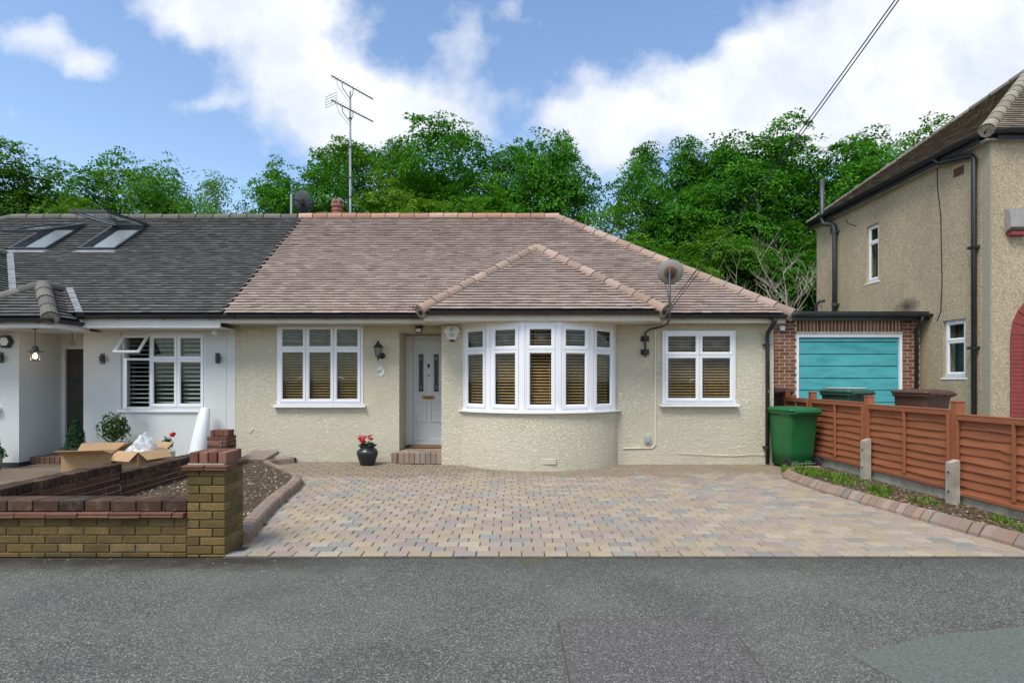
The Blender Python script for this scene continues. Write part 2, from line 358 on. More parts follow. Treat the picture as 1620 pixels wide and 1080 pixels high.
q = newmat('glass')
fr = q.add('ShaderNodeFresnel', {'IOR': 1.52})
mx = q.add('ShaderNodeMixShader', {0: q.math('MULTIPLY', fr.outputs[0], q.math('SUBTRACT', 1.0, q.add('ShaderNodeNewGeometry').outputs['Backfacing'])), 1: q.add('ShaderNodeBsdfTransparent', {'Color': (0.86, 0.90, 0.88, 1)}).outputs[0], 2: q.add('ShaderNodeBsdfGlossy', {'Roughness': 0.0, 'Color': (1, 1, 1, 1)}).outputs[0]})
q.l.new(mx.outputs[0], q.add('ShaderNodeOutputMaterial').inputs[0])
q = newmat('bulb_glow')
em = q.add('ShaderNodeEmission', {'Color': (1.0, 0.72, 0.36, 1), 'Strength': 9.0})
q.l.new(em.outputs[0], q.add('ShaderNodeOutputMaterial').inputs[0])


# ------------------------------------------------------------------ mesh helpers
class MB:
    def __init__(s, xf=None):
        s.v, s.f, s.r = [], [], []
        s.xf = xf
        s.cur = 0.0

    def add(s, vs, fs):
        o = len(s.v)
        if s.xf is not None:
            vs = [tuple(s.xf @ Vector(p)) for p in vs]
        s.v += [tuple(p) for p in vs]
        s.f += [tuple(o + i for i in f) for f in fs]
        s.r += [s.cur] * len(fs)
        return s

    def box(s, x0, y0, z0, x1, y1, z1):
        if x0 > x1: x0, x1 = x1, x0
        if y0 > y1: y0, y1 = y1, y0
        if z0 > z1: z0, z1 = z1, z0
        return s.add([(x0, y0, z0), (x1, y0, z0), (x1, y1, z0), (x0, y1, z0), (x0, y0, z1), (x1, y0, z1), (x1, y1, z1), (x0, y1, z1)],
                     [(0, 3, 2, 1), (4, 5, 6, 7), (0, 1, 5, 4), (1, 2, 6, 5), (2, 3, 7, 6), (3, 0, 4, 7)])

    def cbox(s, c, hs, ch, M=None):
        """box with chamfered edges"""
        hx, hy, hz_ = hs
        vs = []
        for sx in (-1, 1):
            for sy in (-1, 1):
                for sz_ in (-1, 1):
                    vs += [(sx * (hx - ch), sy * (hy - ch), sz_ * hz_), (sx * (hx - ch), sy * hy, sz_ * (hz_ - ch)), (sx * hx, sy * (hy - ch), sz_ * (hz_ - ch))]
        I = lambda x, y, z, a: ((x * 2 + y) * 2 + z) * 3 + a
        fs = []
        for z in (0, 1):
            fs.append([I(0, 0, z, 0), I(1, 0, z, 0), I(1, 1, z, 0), I(0, 1, z, 0)][::1 if z else -1])
        for y in (0, 1):
            fs.append([I(0, y, 0, 1), I(1, y, 0, 1), I(1, y, 1, 1), I(0, y, 1, 1)][::-1 if y else 1])
        for x in (0, 1):
            fs.append([I(x, 0, 0, 2), I(x, 1, 0, 2), I(x, 1, 1, 2), I(x, 0, 1, 2)][::1 if x else -1])
        for x in (0, 1):
            for y in (0, 1):
                fs.append([I(x, y, 0, 1), I(x, y, 0, 2), I(x, y, 1, 2), I(x, y, 1, 1)][::1 if x == y else -1])
        for x in (0, 1):
            for z in (0, 1):
                fs.append([I(x, 0, z, 0), I(x, 0, z, 2), I(x, 1, z, 2), I(x, 1, z, 0)][::1 if x != z else -1])
        for y in (0, 1):
            for z in (0, 1):
                fs.append([I(0, y, z, 0), I(0, y, z, 1), I(1, y, z, 1), I(1, y, z, 0)][::1 if y == z else -1])
        for x in (0, 1):
            for y in (0, 1):
                for z in (0, 1):
                    fs.append([I(x, y, z, 0), I(x, y, z, 1), I(x, y, z, 2)][::1 if (x + y + z) % 2 else -1])
        c = Vector(c)
        vs = [(M @ Vector(p) if M else Vector(p)) + c for p in vs]
        return s.add(vs, fs)

    def tube(s, pts, r, n=8, cap=True):
        pts = [Vector(p) for p in pts]
        rs = r if isinstance(r, (list, tuple)) else [r] * len(pts)
        vs, fs = [], []
        up = None
        for i, p in enumerate(pts):
            t = (pts[min(i + 1, len(pts) - 1)] - pts[max(i - 1, 0)]).normalized()
            if up is None:
                up = t.orthogonal().normalized()
            else:
                up = (up - t * up.dot(t)).normalized()
            b = t.cross(up)
            for j in range(n):
                a = 2 * math.pi * j / n
                vs.append(p + (up * math.cos(a) + b * math.sin(a)) * rs[i])
        for i in range(len(pts) - 1):
            for j in range(n):
                fs.append((i * n + j, i * n + (j + 1) % n, (i + 1) * n + (j + 1) % n, (i + 1) * n + j))
        if cap:
            fs.append(tuple(range(n))[::-1])
            fs.append(tuple((len(pts) - 1) * n + j for j in range(n)))
        return s.add(vs, fs)

    def lathe(s, prof, c=(0, 0, 0), n=20, cap=True):
        vs, fs = [], []
        for (r, z) in prof:
            for j in range(n):
                a = 2 * math.pi * j / n
                vs.append((c[0] + r * math.cos(a), c[1] + r * math.sin(a), c[2] + z))
        m = len(prof)
        for i in range(m - 1):
            for j in range(n):
                fs.append((i * n + j, i * n + (j + 1) % n, (i + 1) * n + (j + 1) % n, (i + 1) * n + j))
        if cap:
            fs.append(tuple(range(n))[::-1])
            fs.append(tuple((m - 1) * n + j for j in range(n)))
        return s.add(vs, fs)

    def prism(s, poly, z0, z1):
        n = len(poly)
        vs = [(x, y, z0) for x, y in poly] + [(x, y, z1) for x, y in poly]
        fs = [tuple(range(n))[::-1], tuple(range(n, 2 * n))] + [(i, (i + 1) % n, n + (i + 1) % n, n + i) for i in range(n)]
        return s.add(vs, fs)

    def mesh(s, name, smooth=False):
        me = bpy.data.meshes.new(name)
        me.from_pydata(s.v, [], s.f)
        if any(s.r):
            a = me.attributes.new('rnd', 'FLOAT', 'FACE')
            a.data.foreach_set('value', s.r)
        if smooth:
            me.polygons.foreach_set('use_smooth', [True] * len(me.polygons))
        me.update()
        return me


WT = {}


def link(name, data, mat, parent=None, loc=(0, 0, 0), M=None, local=False):
    """link one mesh object; loc (or the matrix M) is in world metres unless local"""
    if mat and data is not None and not data.materials:
        data.materials.append(MATS[mat])
    o = bpy.data.objects.new(name, data)
    col.objects.link(o)
    pw = Vector((0, 0, 0))
    if parent is not None:
        o.parent = parent
        if not local:
            pw = WT.get(parent.name, Vector((0, 0, 0)))
    if M is not None:
        o.matrix_basis = Matrix.Translation(-pw) @ M
        WT[o.name] = M.translation.copy()
    else:
        o.location = Vector(loc) - pw
        WT[o.name] = Vector(loc)
    return o


def part(name, mb, mat, parent, smooth=False, local=False):
    """mesh whose vertices are in world metres (local: in the parent's own frame)"""
    return link(name, mb.mesh(name, smooth), mat, parent, (0, 0, 0), local=local)


def tag(o, label=None, cat=None, group=None, kind=None):
    if label: o['label'] = label
    if cat: o['category'] = cat
    if group: o['group'] = group
    if kind: o['kind'] = kind
    return o


def thing(name, label, cat, loc=(0, 0, 0), rz=0.0, group=None):
    o = bpy.data.objects.new(name, None)
    o.empty_display_size = 0.1
    col.objects.link(o)
    o.location = loc
    o.rotation_euler = (0, 0, rz)
    WT[o.name] = Vector(loc)
    return tag(o, label, cat, group)


def lone(name, mb, mat, label, cat, smooth=False, group=None):
    return tag(part(name, mb, mat, None, smooth), label, cat, group)


def struct(name, mb, mat):
    return tag(part(name, mb, mat, None), kind='structure')


def gp(px, py, z=0.0):
    """photo pixel of a point standing at height z on level ground -> X, Y"""
    Y = FP * (CH - z) / (py - HZ)
    return ((px - 810) / FP * Y, Y)


def crom(pts, step):
    """evenly spaced points along a smooth curve"""
    P_ = [Vector(p) for p in pts]
    P_ = [P_[0] * 2 - P_[1]] + P_ + [P_[-1] * 2 - P_[-2]]
    fine = []
    for i in range(1, len(P_) - 2):
        for j in range(24):
            t = j / 24
            a, b, c, d = P_[i - 1:i + 3]
            fine.append(0.5 * ((2 * b) + (-a + c) * t + (2 * a - 5 * b + 4 * c - d) * t * t + (-a + 3 * b - 3 * c + d) * t ** 3))
    fine.append(P_[-2])
    out, acc = [fine[0]], 0.0
    for i in range(1, len(fine)):
        acc += (fine[i] - fine[i - 1]).length
        if acc >= step:
            out.append(fine[i])
            acc -= step
    return out


def inside(x, y, poly):
    c = False
    n = len(poly)
    for i in range(n):
        x1, y1 = poly[i][:2]
        x2, y2 = poly[i - 1][:2]
        if (y1 > y) != (y2 > y) and x < (x2 - x1) * (y - y1) / (y2 - y1) + x1:
            c = not c
    return c


# ------------------------------------------------------------------ ground
struct('terrain', MB().box(-400, -400, -0.40, 400, 400, -0.06), 'terrain_earth')
EDGE = 4.70
struct('footway', MB().add([(-40, -6, -0.012), (40, -6, -0.012), (40, EDGE + .12, -0.012), (-40, EDGE + .12, -0.012)], [(0, 1, 2, 3)]), 'asphalt')
pa = [(1.90, 3.03), (2.10, 3.10), (2.30, 3.19), (2.66, 3.30), (3.30, 3.40), (4.6, 3.46), (4.6, 1.6), (1.96, 1.6), (2.02, 2.5), (1.99, 2.75), (1.93, 2.9)]
struct('footway_patch', MB().prism(pa, -0.011, -0.0075), 'asphalt_patch')
pb = [(0.30, 2.2), (1.29, 2.2), (1.30, 2.74), (1.33, 3.0), (1.36, 3.30), (1.34, 3.42), (1.26, 3.475), (1.1, 3.485), (.34, 3.48), (.30, 3.43)]
struct('footway_patch', MB().prism(pb[::-1], -0.0100, -0.0085), 'asphalt_warm')
pc_ = Vector((.83, 2.9))
ps_ = [(p[0] + (.010 + .006 * math.sin(i * 2.3)) * (1 if p[0] > .83 else -1), p[1] + (.012 + .006 * math.sin(i * 1.7)) * (1 if p[1] > 3.4 else 0)) for i, p in enumerate(pb)]
struct('patch_seam', MB().prism(ps_[::-1], -0.0115, -0.0104), 'joint_sand')
struct('neighbour_yard', MB().box(5.42, 4.9, -0.1, 30, 16, 0.30), 'neighbour_concrete')

# ------------------------------------------------------------------ driveway of block paving
kl = crom([(-2.46, 5.08, 0), (-2.60, 5.6, 0), (-2.74, 6.2, 0), (-2.87, 6.9, 0), (-2.96, 7.5, 0), (-3.12, 8.05, 0), (-3.42, 8.5, 0), (-3.78, 8.95, 0), (-4.12, 9.35, 0), (-4.24, 9.6, 0), (-4.15, 9.80, 0), (-3.98, 9.92, 0)], 0.072)
kr = crom([(5.05, 9.02, 0), (4.70, 8.98, 0), (4.42, 8.80, 0), (4.25, 8.5, 0), (4.20, 8.0, 0), (4.22, 7.4, 0), (4.36, 6.4, 0), (4.49, 5.6, 0), (4.62, 4.90, 0), (4.66, 4.74, 0)], 0.104)
lx = [(p.y, p.x) for p in kl]
rx_ = [(p.y, p.x) for p in kr]


def xat(tab, y, pick):
    best = None
    for i in range(len(tab) - 1):
        (y0, x0), (y1, x1) = tab[i], tab[i + 1]
        if min(y0, y1) <= y <= max(y0, y1) and y0 != y1:
            x = x0 + (x1 - x0) * (y - y0) / (y1 - y0)
            best = x if best is None else pick(best, x)
    return best


BAYC, BAYY, BAYR = 0.48, 10.85, 1.78
drive = struct('driveway', MB().box(-5.0, EDGE + .01, -0.2, 5.3, 10.9, -0.012), 'joint_sand')
PW, PD = 0.200, 0.134
row = 0
rest = MB()
shapes = []
for i in range(4):
    b_ = MB()
    b_.cbox((0, 0, 0), (PW / 2 - U_(.003, .005), PD / 2 - U_(.0045, .007), .035), .006)
    shapes.append(b_.mesh('paver'))
cnt = 0
y = EDGE + .03 + PD / 2
while y < 10.8:
    off = (row % 2) * PW / 2 + U_(-.015, .015)
    x = -5.0 + off
    while x < 5.2:
        xl, xr = xat(lx, y, max), xat(rx_, y, min)
        ok = True
        if y < 5.06: ok = x > -2.50
        elif xl is not None: ok = x > xl - 0.05
        elif y > 9.9: ok = x > -4.2
        if ok:
            if xr is not None: ok = x < xr + 0.06
            else: ok = x < (5.3 if y > 9 else 4.64)
        if ok and y > 9.02:
            if y > 10.25 or (x > -1.2 and y > 9.85) or (x > 1.85 and y > 9.85): ok = False
            if -1.15 < x < 2.1 and (x - BAYC) ** 2 + (y - BAYY) ** 2 < (BAYR - .12) ** 2: ok = False
        if ok:
            zt = -0.035 + U_(-.0025, .0025)
            Mt = Matrix.Translation((x, y, zt)) @ Matrix.Rotation(U_(-.012, .012), 4, 'Z') @ Matrix.Rotation(U_(-.012, .012), 4, 'X') @ Matrix.Rotation(U_(-.010, .010), 4, 'Y')
            if cnt < 300:
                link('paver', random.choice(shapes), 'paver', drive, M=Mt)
            else:
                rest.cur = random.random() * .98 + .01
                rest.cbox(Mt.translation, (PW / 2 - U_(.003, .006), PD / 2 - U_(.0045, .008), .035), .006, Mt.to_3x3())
            cnt += 1
        x += PW
    y += PD
    row += 1
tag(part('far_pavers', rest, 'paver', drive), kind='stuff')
# thin concrete haunch along the footway
struct('edging_strip', MB().box(-2.5, EDGE - .012, -0.05, 4.66, EDGE + .028, -0.006), 'joint_sand')


def kerb(name, pts, prof, label, skip):
    root = thing(name, label, 'kerb', (pts[0].x, pts[0].y, 0))
    L = (pts[1] - pts[0]).length
    ms = []
    for i in range(3):
        b_ = MB()
        hw = L / 2 - .003 - .001 * i
        n = len(prof)
        vs = [(-hw, a, z) for a, z in prof] + [(hw, a, z) for a, z in prof]
        fs = [tuple(range(n)), tuple(range(n, 2 * n))[::-1]] + [(i_, n + i_, n + (i_ + 1) % n, (i_ + 1) % n) for i_ in range(n)]
        b_.add(vs, fs)
        ms.append(b_.mesh('kerb_stone'))
    for i in range(len(pts) - 1):
        d = pts[i + 1] - pts[i]
        m = (pts[i + 1] + pts[i]) / 2
        a = math.atan2(d.y, d.x)
        Mt = Matrix.Translation((m.x, m.y, U_(-.004, .004))) @ Matrix.Rotation(a + U_(-.03, .03), 4, 'Z') @ Matrix.Rotation(U_(-.03, .03), 4, 'X')
        link('kerb_stone', ms[i % 3], 'kerb_stone', root, M=Mt)
    return root


# positive second axis = left of travel; driveway lies right of the left kerb's travel and right of the right kerb's
kerb('block_kerb', kl, [(-.012, -.06), (-.004, .085), (.012, .108), (.075, .125), (.125, .12), (.125, -.06)], 'curved buff block kerb between the driveway and the bare earth bed', None)
kerb('block_kerb', [Vector((p.x, p.y, 0)) for p in kr], [(-.02, -.06), (-.008, .03), (.055, .11), (.10, .118), (.125, .10), (.125, -.06)], 'splayed brown block kerb beside the weedy strip under the fence', None)

# ------------------------------------------------------------------ earth beds
bedL = [(-4.78, 5.02), (-2.5, 5.02)] + [(p.x - .03, p.y) for p in kl[2::4]] + [(-4.0, 10.08), (-4.78, 10.08)]
struct('earth_bed', MB().prism(bedL, -0.1, 0.085), 'soil')
bedR = [(p.x + .05, p.y) for p in kr[::3]][::-1] + [(5.36, 9.2), (5.36, 4.75)]
struct('earth_strip', MB().prism(bedR[::-1], -0.1, 0.055), 'soil')


def scatter(name, poly, n, z, size, mat, flat=0.5):
    xs = [p[0] for p in poly]
    ys = [p[1] for p in poly]
    b_ = MB()
    kk = 0
    while kk < n:
        x, y = U_(min(xs), max(xs)), U_(min(ys), max(ys))
        if not inside(x, y, poly):
            continue
        kk += 1
        s_ = size * U_(.4, 1.5)
        b_.cur = U_(.01, .99)
        a = U_(0, 6.28)
        ca, sa = math.cos(a) * s_, math.sin(a) * s_
        l = U_(.4, .8)
        h_ = s_ * flat * U_(.4, 1.2)
        b_.add([(x - ca, y - sa, z), (x - sa * l, y + ca * l, z + h_ * .3), (x + ca, y + sa, z), (x + sa * l, y - ca * l, z), (x + U_(-.3, .3) * s_, y + U_(-.3, .3) * s_, z + h_)], [(0, 3, 4), (3, 2, 4), (2, 1, 4), (1, 0, 4)])
    return tag(part(name, b_, mat, None), kind='stuff')


tag(scatter('bark_chippings', bedL, 5200, .086, .020, 'chip', .7), 'brown bark and stone chippings strewn over the earth bed', 'chippings')
tag(scatter('gravel_litter', bedR, 2400, .056, .017, 'chip', .6), 'dry stones and litter along the strip by the fence', 'gravel')
tag(scatter('wall_foot_grit', [(-4.9, 4.45), (-1.2, 4.60), (-1.2, 4.69), (-4.9, 4.72)], 160, -.012, .010, 'chip', .5), 'pale grit and leaf bits along the foot of the front wall', 'grit')
fl = MB()
for i in range(150):
    x, y = U_(4.3, 5.3), U_(4.8, 6.9)
    if not inside(x, y, bedR): continue
    fl.cur = U_(.01, .99)
    s_, a = U_(.015, .035), U_(0, 6.28)
    c_, d_ = math.cos(a) * s_, math.sin(a) * s_
    fl.add([(x - c_, y - d_, .065), (x - d_ * .6, y + c_ * .6, .075 + U_(0, .02)), (x + c_, y + d_, .067), (x + d_ * .6, y - c_ * .6, .075)], [(0, 1, 2, 3)])
tag(part('fallen_leaves', fl, 'dead_leaf', None), 'brown dead leaves lying by the concrete fence spur', 'leaves', kind='stuff')
wd = MB()
for (cx, cy, rad, n, hh) in [(4.62, 8.62, .30, 900, .06), (4.85, 8.25, .22, 420, .05), (4.70, 7.75, .16, 160, .045), (4.88, 7.2, .13, 320, .055), (4.62, 6.9, .12, 170, .04), (4.95, 6.55, .14, 120, .04), (5.05, 5.6, .09, 110, .05), (5.0, 5.25, .06, 80, .05), (4.95, 7.95, .2, 120, .04)]:
    for i in range(n):
        a, r_ = U_(0, 6.28), rad * math.sqrt(random.random())
        x, y = cx + math.cos(a) * r_, cy + math.sin(a) * r_ * 1.4
        h_ = hh * U_(.4, 1.5)
        b = U_(0, 6.28)
        w_ = U_(.004, .012)
        lx_, ly_ = math.cos(b + 1.57) * h_ * U_(.2, .9), math.sin(b + 1.57) * h_ * U_(.2, .9)
        wd.cur = U_(.01, .99)
        wd.add([(x - math.cos(b) * w_, y - math.sin(b) * w_, .05), (x + math.cos(b) * w_, y + math.sin(b) * w_, .05), (x + lx_ * .6 + math.cos(b) * w_, y + ly_ * .6 + math.sin(b) * w_, .055 + h_ * .8), (x + lx_, y + ly_, .055 + h_)], [(0, 1, 2, 3)])
tag(part('weeds', wd, 'grass_blade', None), 'low green weeds and grass growing in the strip by the fence', 'weeds', kind='stuff')

# ------------------------------------------------------------------ brick walls
BR = {}


def brick_mesh(key, hx, hy, hz_, ch=.004):
    if key not in BR:
        BR[key] = MB().cbox((0, 0, 0), (hx, hy, hz_), ch).mesh('brick')
    return BR[key]


def lay(parent, mat, key, hs, pos, name='brick', rz=0.0, tilt=0.012):
    k_ = (mat, key)
    if k_ not in BR:
        BR[k_] = MB().cbox((0, 0, 0), hs, .004).mesh(name)
    Mt = Matrix.Translation(pos) @ Matrix.Rotation(rz + U_(-tilt, tilt) * .6, 4, 'Z') @ Matrix.Rotation(U_(-tilt, tilt) * .5, 4, 'X') @ Matrix.Rotation(U_(-tilt, tilt) * .5, 4, 'Y')
    return link(name, BR[k_], mat, parent, M=Mt)


FW = thing('front_wall', 'low mossy yellow brick front wall with a square pillar at its end', 'wall', (-3.6, 4.83, 0))
fy = 4.735
wall_core = part('mortar_core', MB().box(-6.2, fy + .008, -.05, -2.83, fy + .20, .335).box(-2.82, fy + .010, -.05, -2.505, fy + .318, .745), 'dark_mortar', FW)
for c_ in range(-1, 4):
    z = .018 + .075 * c_ + .0325 + .012
    x = -6.2 + (.1125 if c_ % 2 else 0)
    while x < -2.83:
        x2 = min(x + .215, -2.838)
        if x2 - x > .04:
            lay(FW, 'yellow_brick', 'w%.3f' % (x2 - x), ((x2 - x) / 2, .051, .0325), ((x + x2) / 2, fy + .051 + U_(-.002, .002), z))
        x += .225
x = -6.2
while x < -2.85:           # tile creasing in two layers, then bricks on edge
    x2 = min(x + .27, -2.838)
    lay(FW, 'creasing_tile', 'a%.3f' % (x2 - x), ((x2 - x) / 2 - .002, .135, .010), ((x + x2) / 2, fy + .085 + U_(-.004, .004), .343 + U_(-.002, .002)), 'creasing_tile')
    lay(FW, 'creasing_tile', 'b%.3f' % (x2 - x), ((x2 - x) / 2 - .002, .13, .010), ((x + x2) / 2, fy + .085 + U_(-.006, .006), .366 + U_(-.002, .002)), 'creasing_tile')
    x += .272
x = -6.2
while x < -2.85:
    x2 = min(x + .215, -2.838)
    lay(FW, 'coping_brick', 'c%.3f' % (x2 - x), ((x2 - x) / 2, .1, .045), ((x + x2) / 2, fy + .105, .427 + U_(-.002, .002)), 'coping_brick')
    x += .225
px0, py0, ps = -2.828, fy - .004, .3275
for c_ in range(-1, 10):
    z = .018 + .075 * c_ + .0325 - .004
    a = .215
    hh = .05125
    L4 = [((a / 2, hh), 0), ((ps - hh, a / 2), 1), ((ps - a / 2, ps - hh), 0), ((hh, ps - a / 2), 1)]
    if c_ % 2:
        L4 = [((ps - a / 2, hh), 0), ((ps - hh, ps - a / 2), 1), ((a / 2, ps - hh), 0), ((hh, a / 2), 1)]
    for (u, v), r90 in L4:
        lay(FW, 'yellow_brick', 'full', (.1075, .05125, .0325), (px0 + u, py0 + v, z), rz=R(90) * r90)
pcx, pcy = px0 + ps / 2, py0 + ps / 2
for lay_z, hw in ((.752, .195), (.774, .205)):
    for sx in (-1, 1):
        for sy in (-1, 1):
            lay(FW, 'creasing_tile', 'p%.2f' % hw, (hw / 2 - .002, hw / 2 - .002, .010), (pcx + sx * hw / 2, pcy + sy * hw / 2, lay_z + U_(-.003, .003)), 'creasing_tile', tilt=.02)
part('mortar_bed', MB().cbox((pcx, pcy, .789), (.165, .165, .010), .006), 'mortar', FW)
for i in range(4):
    lay(FW, 'cap_brick', 'cap', (.0355, .1075, .048), (px0 + .035 + i * .083 + .02, py0 + .112, .846), 'coping_brick', tilt=.03)
for i in range(3):
    lay(FW, 'cap_brick', 'cap2', (.048, .0355, .048), (px0 + .075 + i * .1, py0 + .268, .846), 'coping_brick', tilt=.03)

BW = thing('boundary_wall', 'dark red brick wall stepping down between the two front gardens', 'wall', (-4.85, 6.6, 0))
bx = -4.80            # right hand face
part('mortar_core', MB().box(bx - .195, 4.97, -.05, bx - .008, 6.66, .40).box(bx - .194, 6.664, -.05, bx - .008, 9.08, .28), 'mortar', BW)
for (ya, yb, top, nc) in ((4.97, 6.67, .40, 5), (6.675, 9.08, .28, 3)):
    for c_ in range(nc):
        z = top - .0375 - .075 * c_
        y = ya + (.1125 if c_ % 2 else 0) - .1
        while y < yb:
            y1, y2 = max(y, ya), min(y + .215, yb)
            if y2 - y1 > .03:
                lay(BW, 'red_brick', 'd%.3f' % (y2 - y1), (.051, (y2 - y1) / 2, .0325), (bx - .051 + U_(-.003, .003), (y1 + y2) / 2, z))
            y += .225
    y = ya
    while y < yb - .03:          # brick on edge coping
        lay(BW, 'coping_brick', 'edge', (.1025, .0325, .051), (bx - .100, y + .036, top + .052 + U_(-.004, .004)), 'coping_brick', tilt=.02)
        y += .075
    tp = MB()
PP = thing('brick_pier', 'small red brick pier where the boundary wall meets the houses', 'pillar', (-4.94, 9.25, 0))
part('mortar_core', MB().box(-5.09, 9.10, -.05, -4.79, 9.40, .56), 'pale_mortar', PP)
for c_ in range(8):
    z = .54 - .075 * c_
    hh, a = .05125, .215
    L4 = [((a / 2, hh), 0), ((ps - hh, a / 2), 1), ((ps - a / 2, ps - hh), 0), ((hh, ps - a / 2), 1)]
    for (u, v), r90 in L4:
        if c_ % 2: u, v, r90 = ps - v, u, 1 - r90
        lay(PP, 'red_brick' if c_ > 1 else 'cap_brick', 'full', (.1075, .05125, .0325), (-5.10 + u, 9.088 + v, z), rz=R(90) * r90)
for i in range(4):
    lay(PP, 'cap_brick', 'cap', (.0355, .1075, .048), (-5.04 + i * .075, 9.25, .628), 'coping_brick', tilt=.03)


# ------------------------------------------------------------------ roofs
TAN = 0.749
CP = math.cos(math.atan(TAN))
SP = math.sin(math.atan(TAN))
TILE = {}


def tiles(O, U, S, L, lim, gauge, width, mat, stuff, parent=None, own=None, thick=.030, skip=None, start=0):
    """courses of plain tiles on a slope; own(k, u, v) says which become objects of their own"""
    O, U, S = Vector(O), Vector(U).normalized(), Vector(S).normalized()
    Nn = U.cross(S)
    n = int(L / gauge)
    for k_ in range(start, n):
        v = k_ * gauge
        a, b = lim(v + gauge * .5)
        if b - a < .03: continue
        u = math.floor(a / width) * width + (k_ % 2) * width / 2 - width
        wob = U_(-.003, .003)
        while u < b:
            u0, u1 = max(u, a), min(u + width, b)
            if u1 - u0 > .02 and not (skip and skip((u0 + u1) / 2, v)):
                t0 = thick + U_(-.003, .004)
                jv = wob + U_(-.004, .004)
                sk = U_(-.003, .003)
                if own and own(k_, (u0 + u1) / 2, v):
                    w_ = u1 - u0
                    key = (mat, round(w_, 2))
                    if key not in TILE:
                        b_ = MB()
                        W = round(w_, 2) - .003
                        b_.add([(0, 0, thick + .006), (W, 0, thick + .006), (W, gauge * 1.1, .010), (0, gauge * 1.1, .010), (0, .002, .020), (W, .002, .020), (W, gauge * 1.1, -.004), (0, gauge * 1.1, -.004)],
                               [(0, 1, 2, 3), (4, 5, 1, 0), (4, 0, 3, 7), (5, 6, 2, 1), (7, 6, 5, 4)])
                        TILE[key] = b_.mesh('tile')
                    Mt = Matrix((U, S, Nn)).transposed().to_4x4()
                    Mt.translation = O + U * u0 + S * (v + jv) + Nn * U_(0, .004)
                    link('tile', TILE[key], mat, parent, M=Mt @ Matrix.Rotation(sk, 4, 'Z'))
                else:
                    p = lambda uu, vv, hh: O + U * uu + S * (vv + jv) + Nn * hh
                    stuff.cur = U_(.01, .99)
                    g2 = .0015
                    stuff.add([p(u0 + g2, v, t0 + .006), p(u1 - g2, v + sk, t0 + .006), p(u1 - g2, v + gauge * 1.1, .010), p(u0 + g2, v + gauge * 1.1, .010), p(u0 + g2, v + .002, .020), p(u1 - g2, v + sk + .002, .020), p(u1 - g2, v + gauge * 1.1, -.004), p(u0 + g2, v + gauge * 1.1, -.004)],
                              [(0, 1, 2, 3), (4, 5, 1, 0), (4, 0, 3, 7), (5, 6, 2, 1), (7, 6, 5, 4)])
            u += width


def halfround(rad, L, th=.014, n=8, span=200):
    b_ = MB()
    vs = []
    for e, (xx, rr) in enumerate(((0, rad * 1.06), (L * .96, rad * .98))):
        for j in range(n + 1):
            a = R(-span / 2 + span * j / n)
            vs.append((xx, math.sin(a) * rr, math.cos(a) * rr))
        for j in range(n + 1):
            a = R(-span / 2 + span * j / n)
            vs.append((xx, math.sin(a) * (rr - th), math.cos(a) * (rr - th)))
    m = n + 1
    fs = []
    for j in range(n):
        fs.append((j, j + 1, 2 * m + j + 1, 2 * m + j))
        fs.append((m + j + 1, m + j, 3 * m + j, 3 * m + j + 1))
        fs.append((j + 1, j, m + j, m + j + 1))
        fs.append((2 * m + j, 2 * m + j + 1, 3 * m + j + 1, 3 * m + j))
    fs.append((0, 2 * m, 3 * m, m))
    fs.append((n, m + n, 3 * m + n, 2 * m + n))
    b_.add(vs, fs)
    return b_.mesh('ridge_tile')


def ridge_run(A, B, rad, L, mat, parent, name='ridge_tile', sink=.05, bed=None):
    """half-round tiles end to end from A (low end) to B"""
    A, B = Vector(A), Vector(B)
    d = (B - A)
    n = max(1, round(d.length / L))
    step = d.length / n
    x = d.normalized()
    y = Vector((0, 0, 1)).cross(x).normalized()
    z = x.cross(y)
    key = (mat, round(rad, 3), round(step, 3))
    if key not in TILE:
        TILE[key] = halfround(rad, step)
    for i in range(n):
        Mt = Matrix((x, y, z)).transposed().to_4x4()
        Mt.translation = A + x * step * i - z * sink + Vector((0, 0, U_(-.004, .004)))
        link(name, TILE[key], mat, parent, M=Mt @ Matrix.Rotation(U_(-.012, .012), 4, 'Z'))
    if bed:
        b_ = MB()
        b_.tube([A - z * (sink + .012), B - z * (sink + .012)], rad * .93, 10)
        part('mortar_bedding', b_, bed, parent)


def gutter(pts, parent, r=.058, name='gutter', mat='black_plastic', close=True):
    """half round channel along a run of points (points = centre of the top)"""
    b_ = MB()
    pts = [Vector(p) for p in pts]
    n = 8
    vs, fs = [], []
    for i, p in enumerate(pts):
        t = (pts[min(i + 1, len(pts) - 1)] - pts[max(i - 1, 0)])
        t.z = 0
        t.normalize()
        s_ = Vector((t.y, -t.x, 0))
        if 0 < i < len(pts) - 1:
            d0 = (p - pts[i - 1]).normalized()
            d1 = (pts[i + 1] - p).normalized()
            s_ = s_ / max(.4, math.cos(d0.angle(d1) / 2))
        for rr in (r, r - .006):
            for j in range(n + 1):
                a = math.pi * j / n
                vs.append(p + s_ * math.cos(a) * rr - Vector((0, 0, math.sin(a) * rr * 1.05)))
    m = n + 1
    for i in range(len(pts) - 1):
        o, q_ = i * 2 * m, (i + 1) * 2 * m
        for j in range(n):
            fs.append((o + j, o + j + 1, q_ + j + 1, q_ + j))
            fs.append((o + m + j + 1, o + m + j, q_ + m + j, q_ + m + j + 1))
        fs.append((o, q_, q_ + m, o + m))
        fs.append((o + n, o + m + n, q_ + m + n, q_ + n))
    for o in (0, (len(pts) - 1) * 2 * m):
        fs.append(tuple(o + j for j in range(m)))
    b_.add(vs, fs)
    g = part(name, b_, mat, parent)
    return g


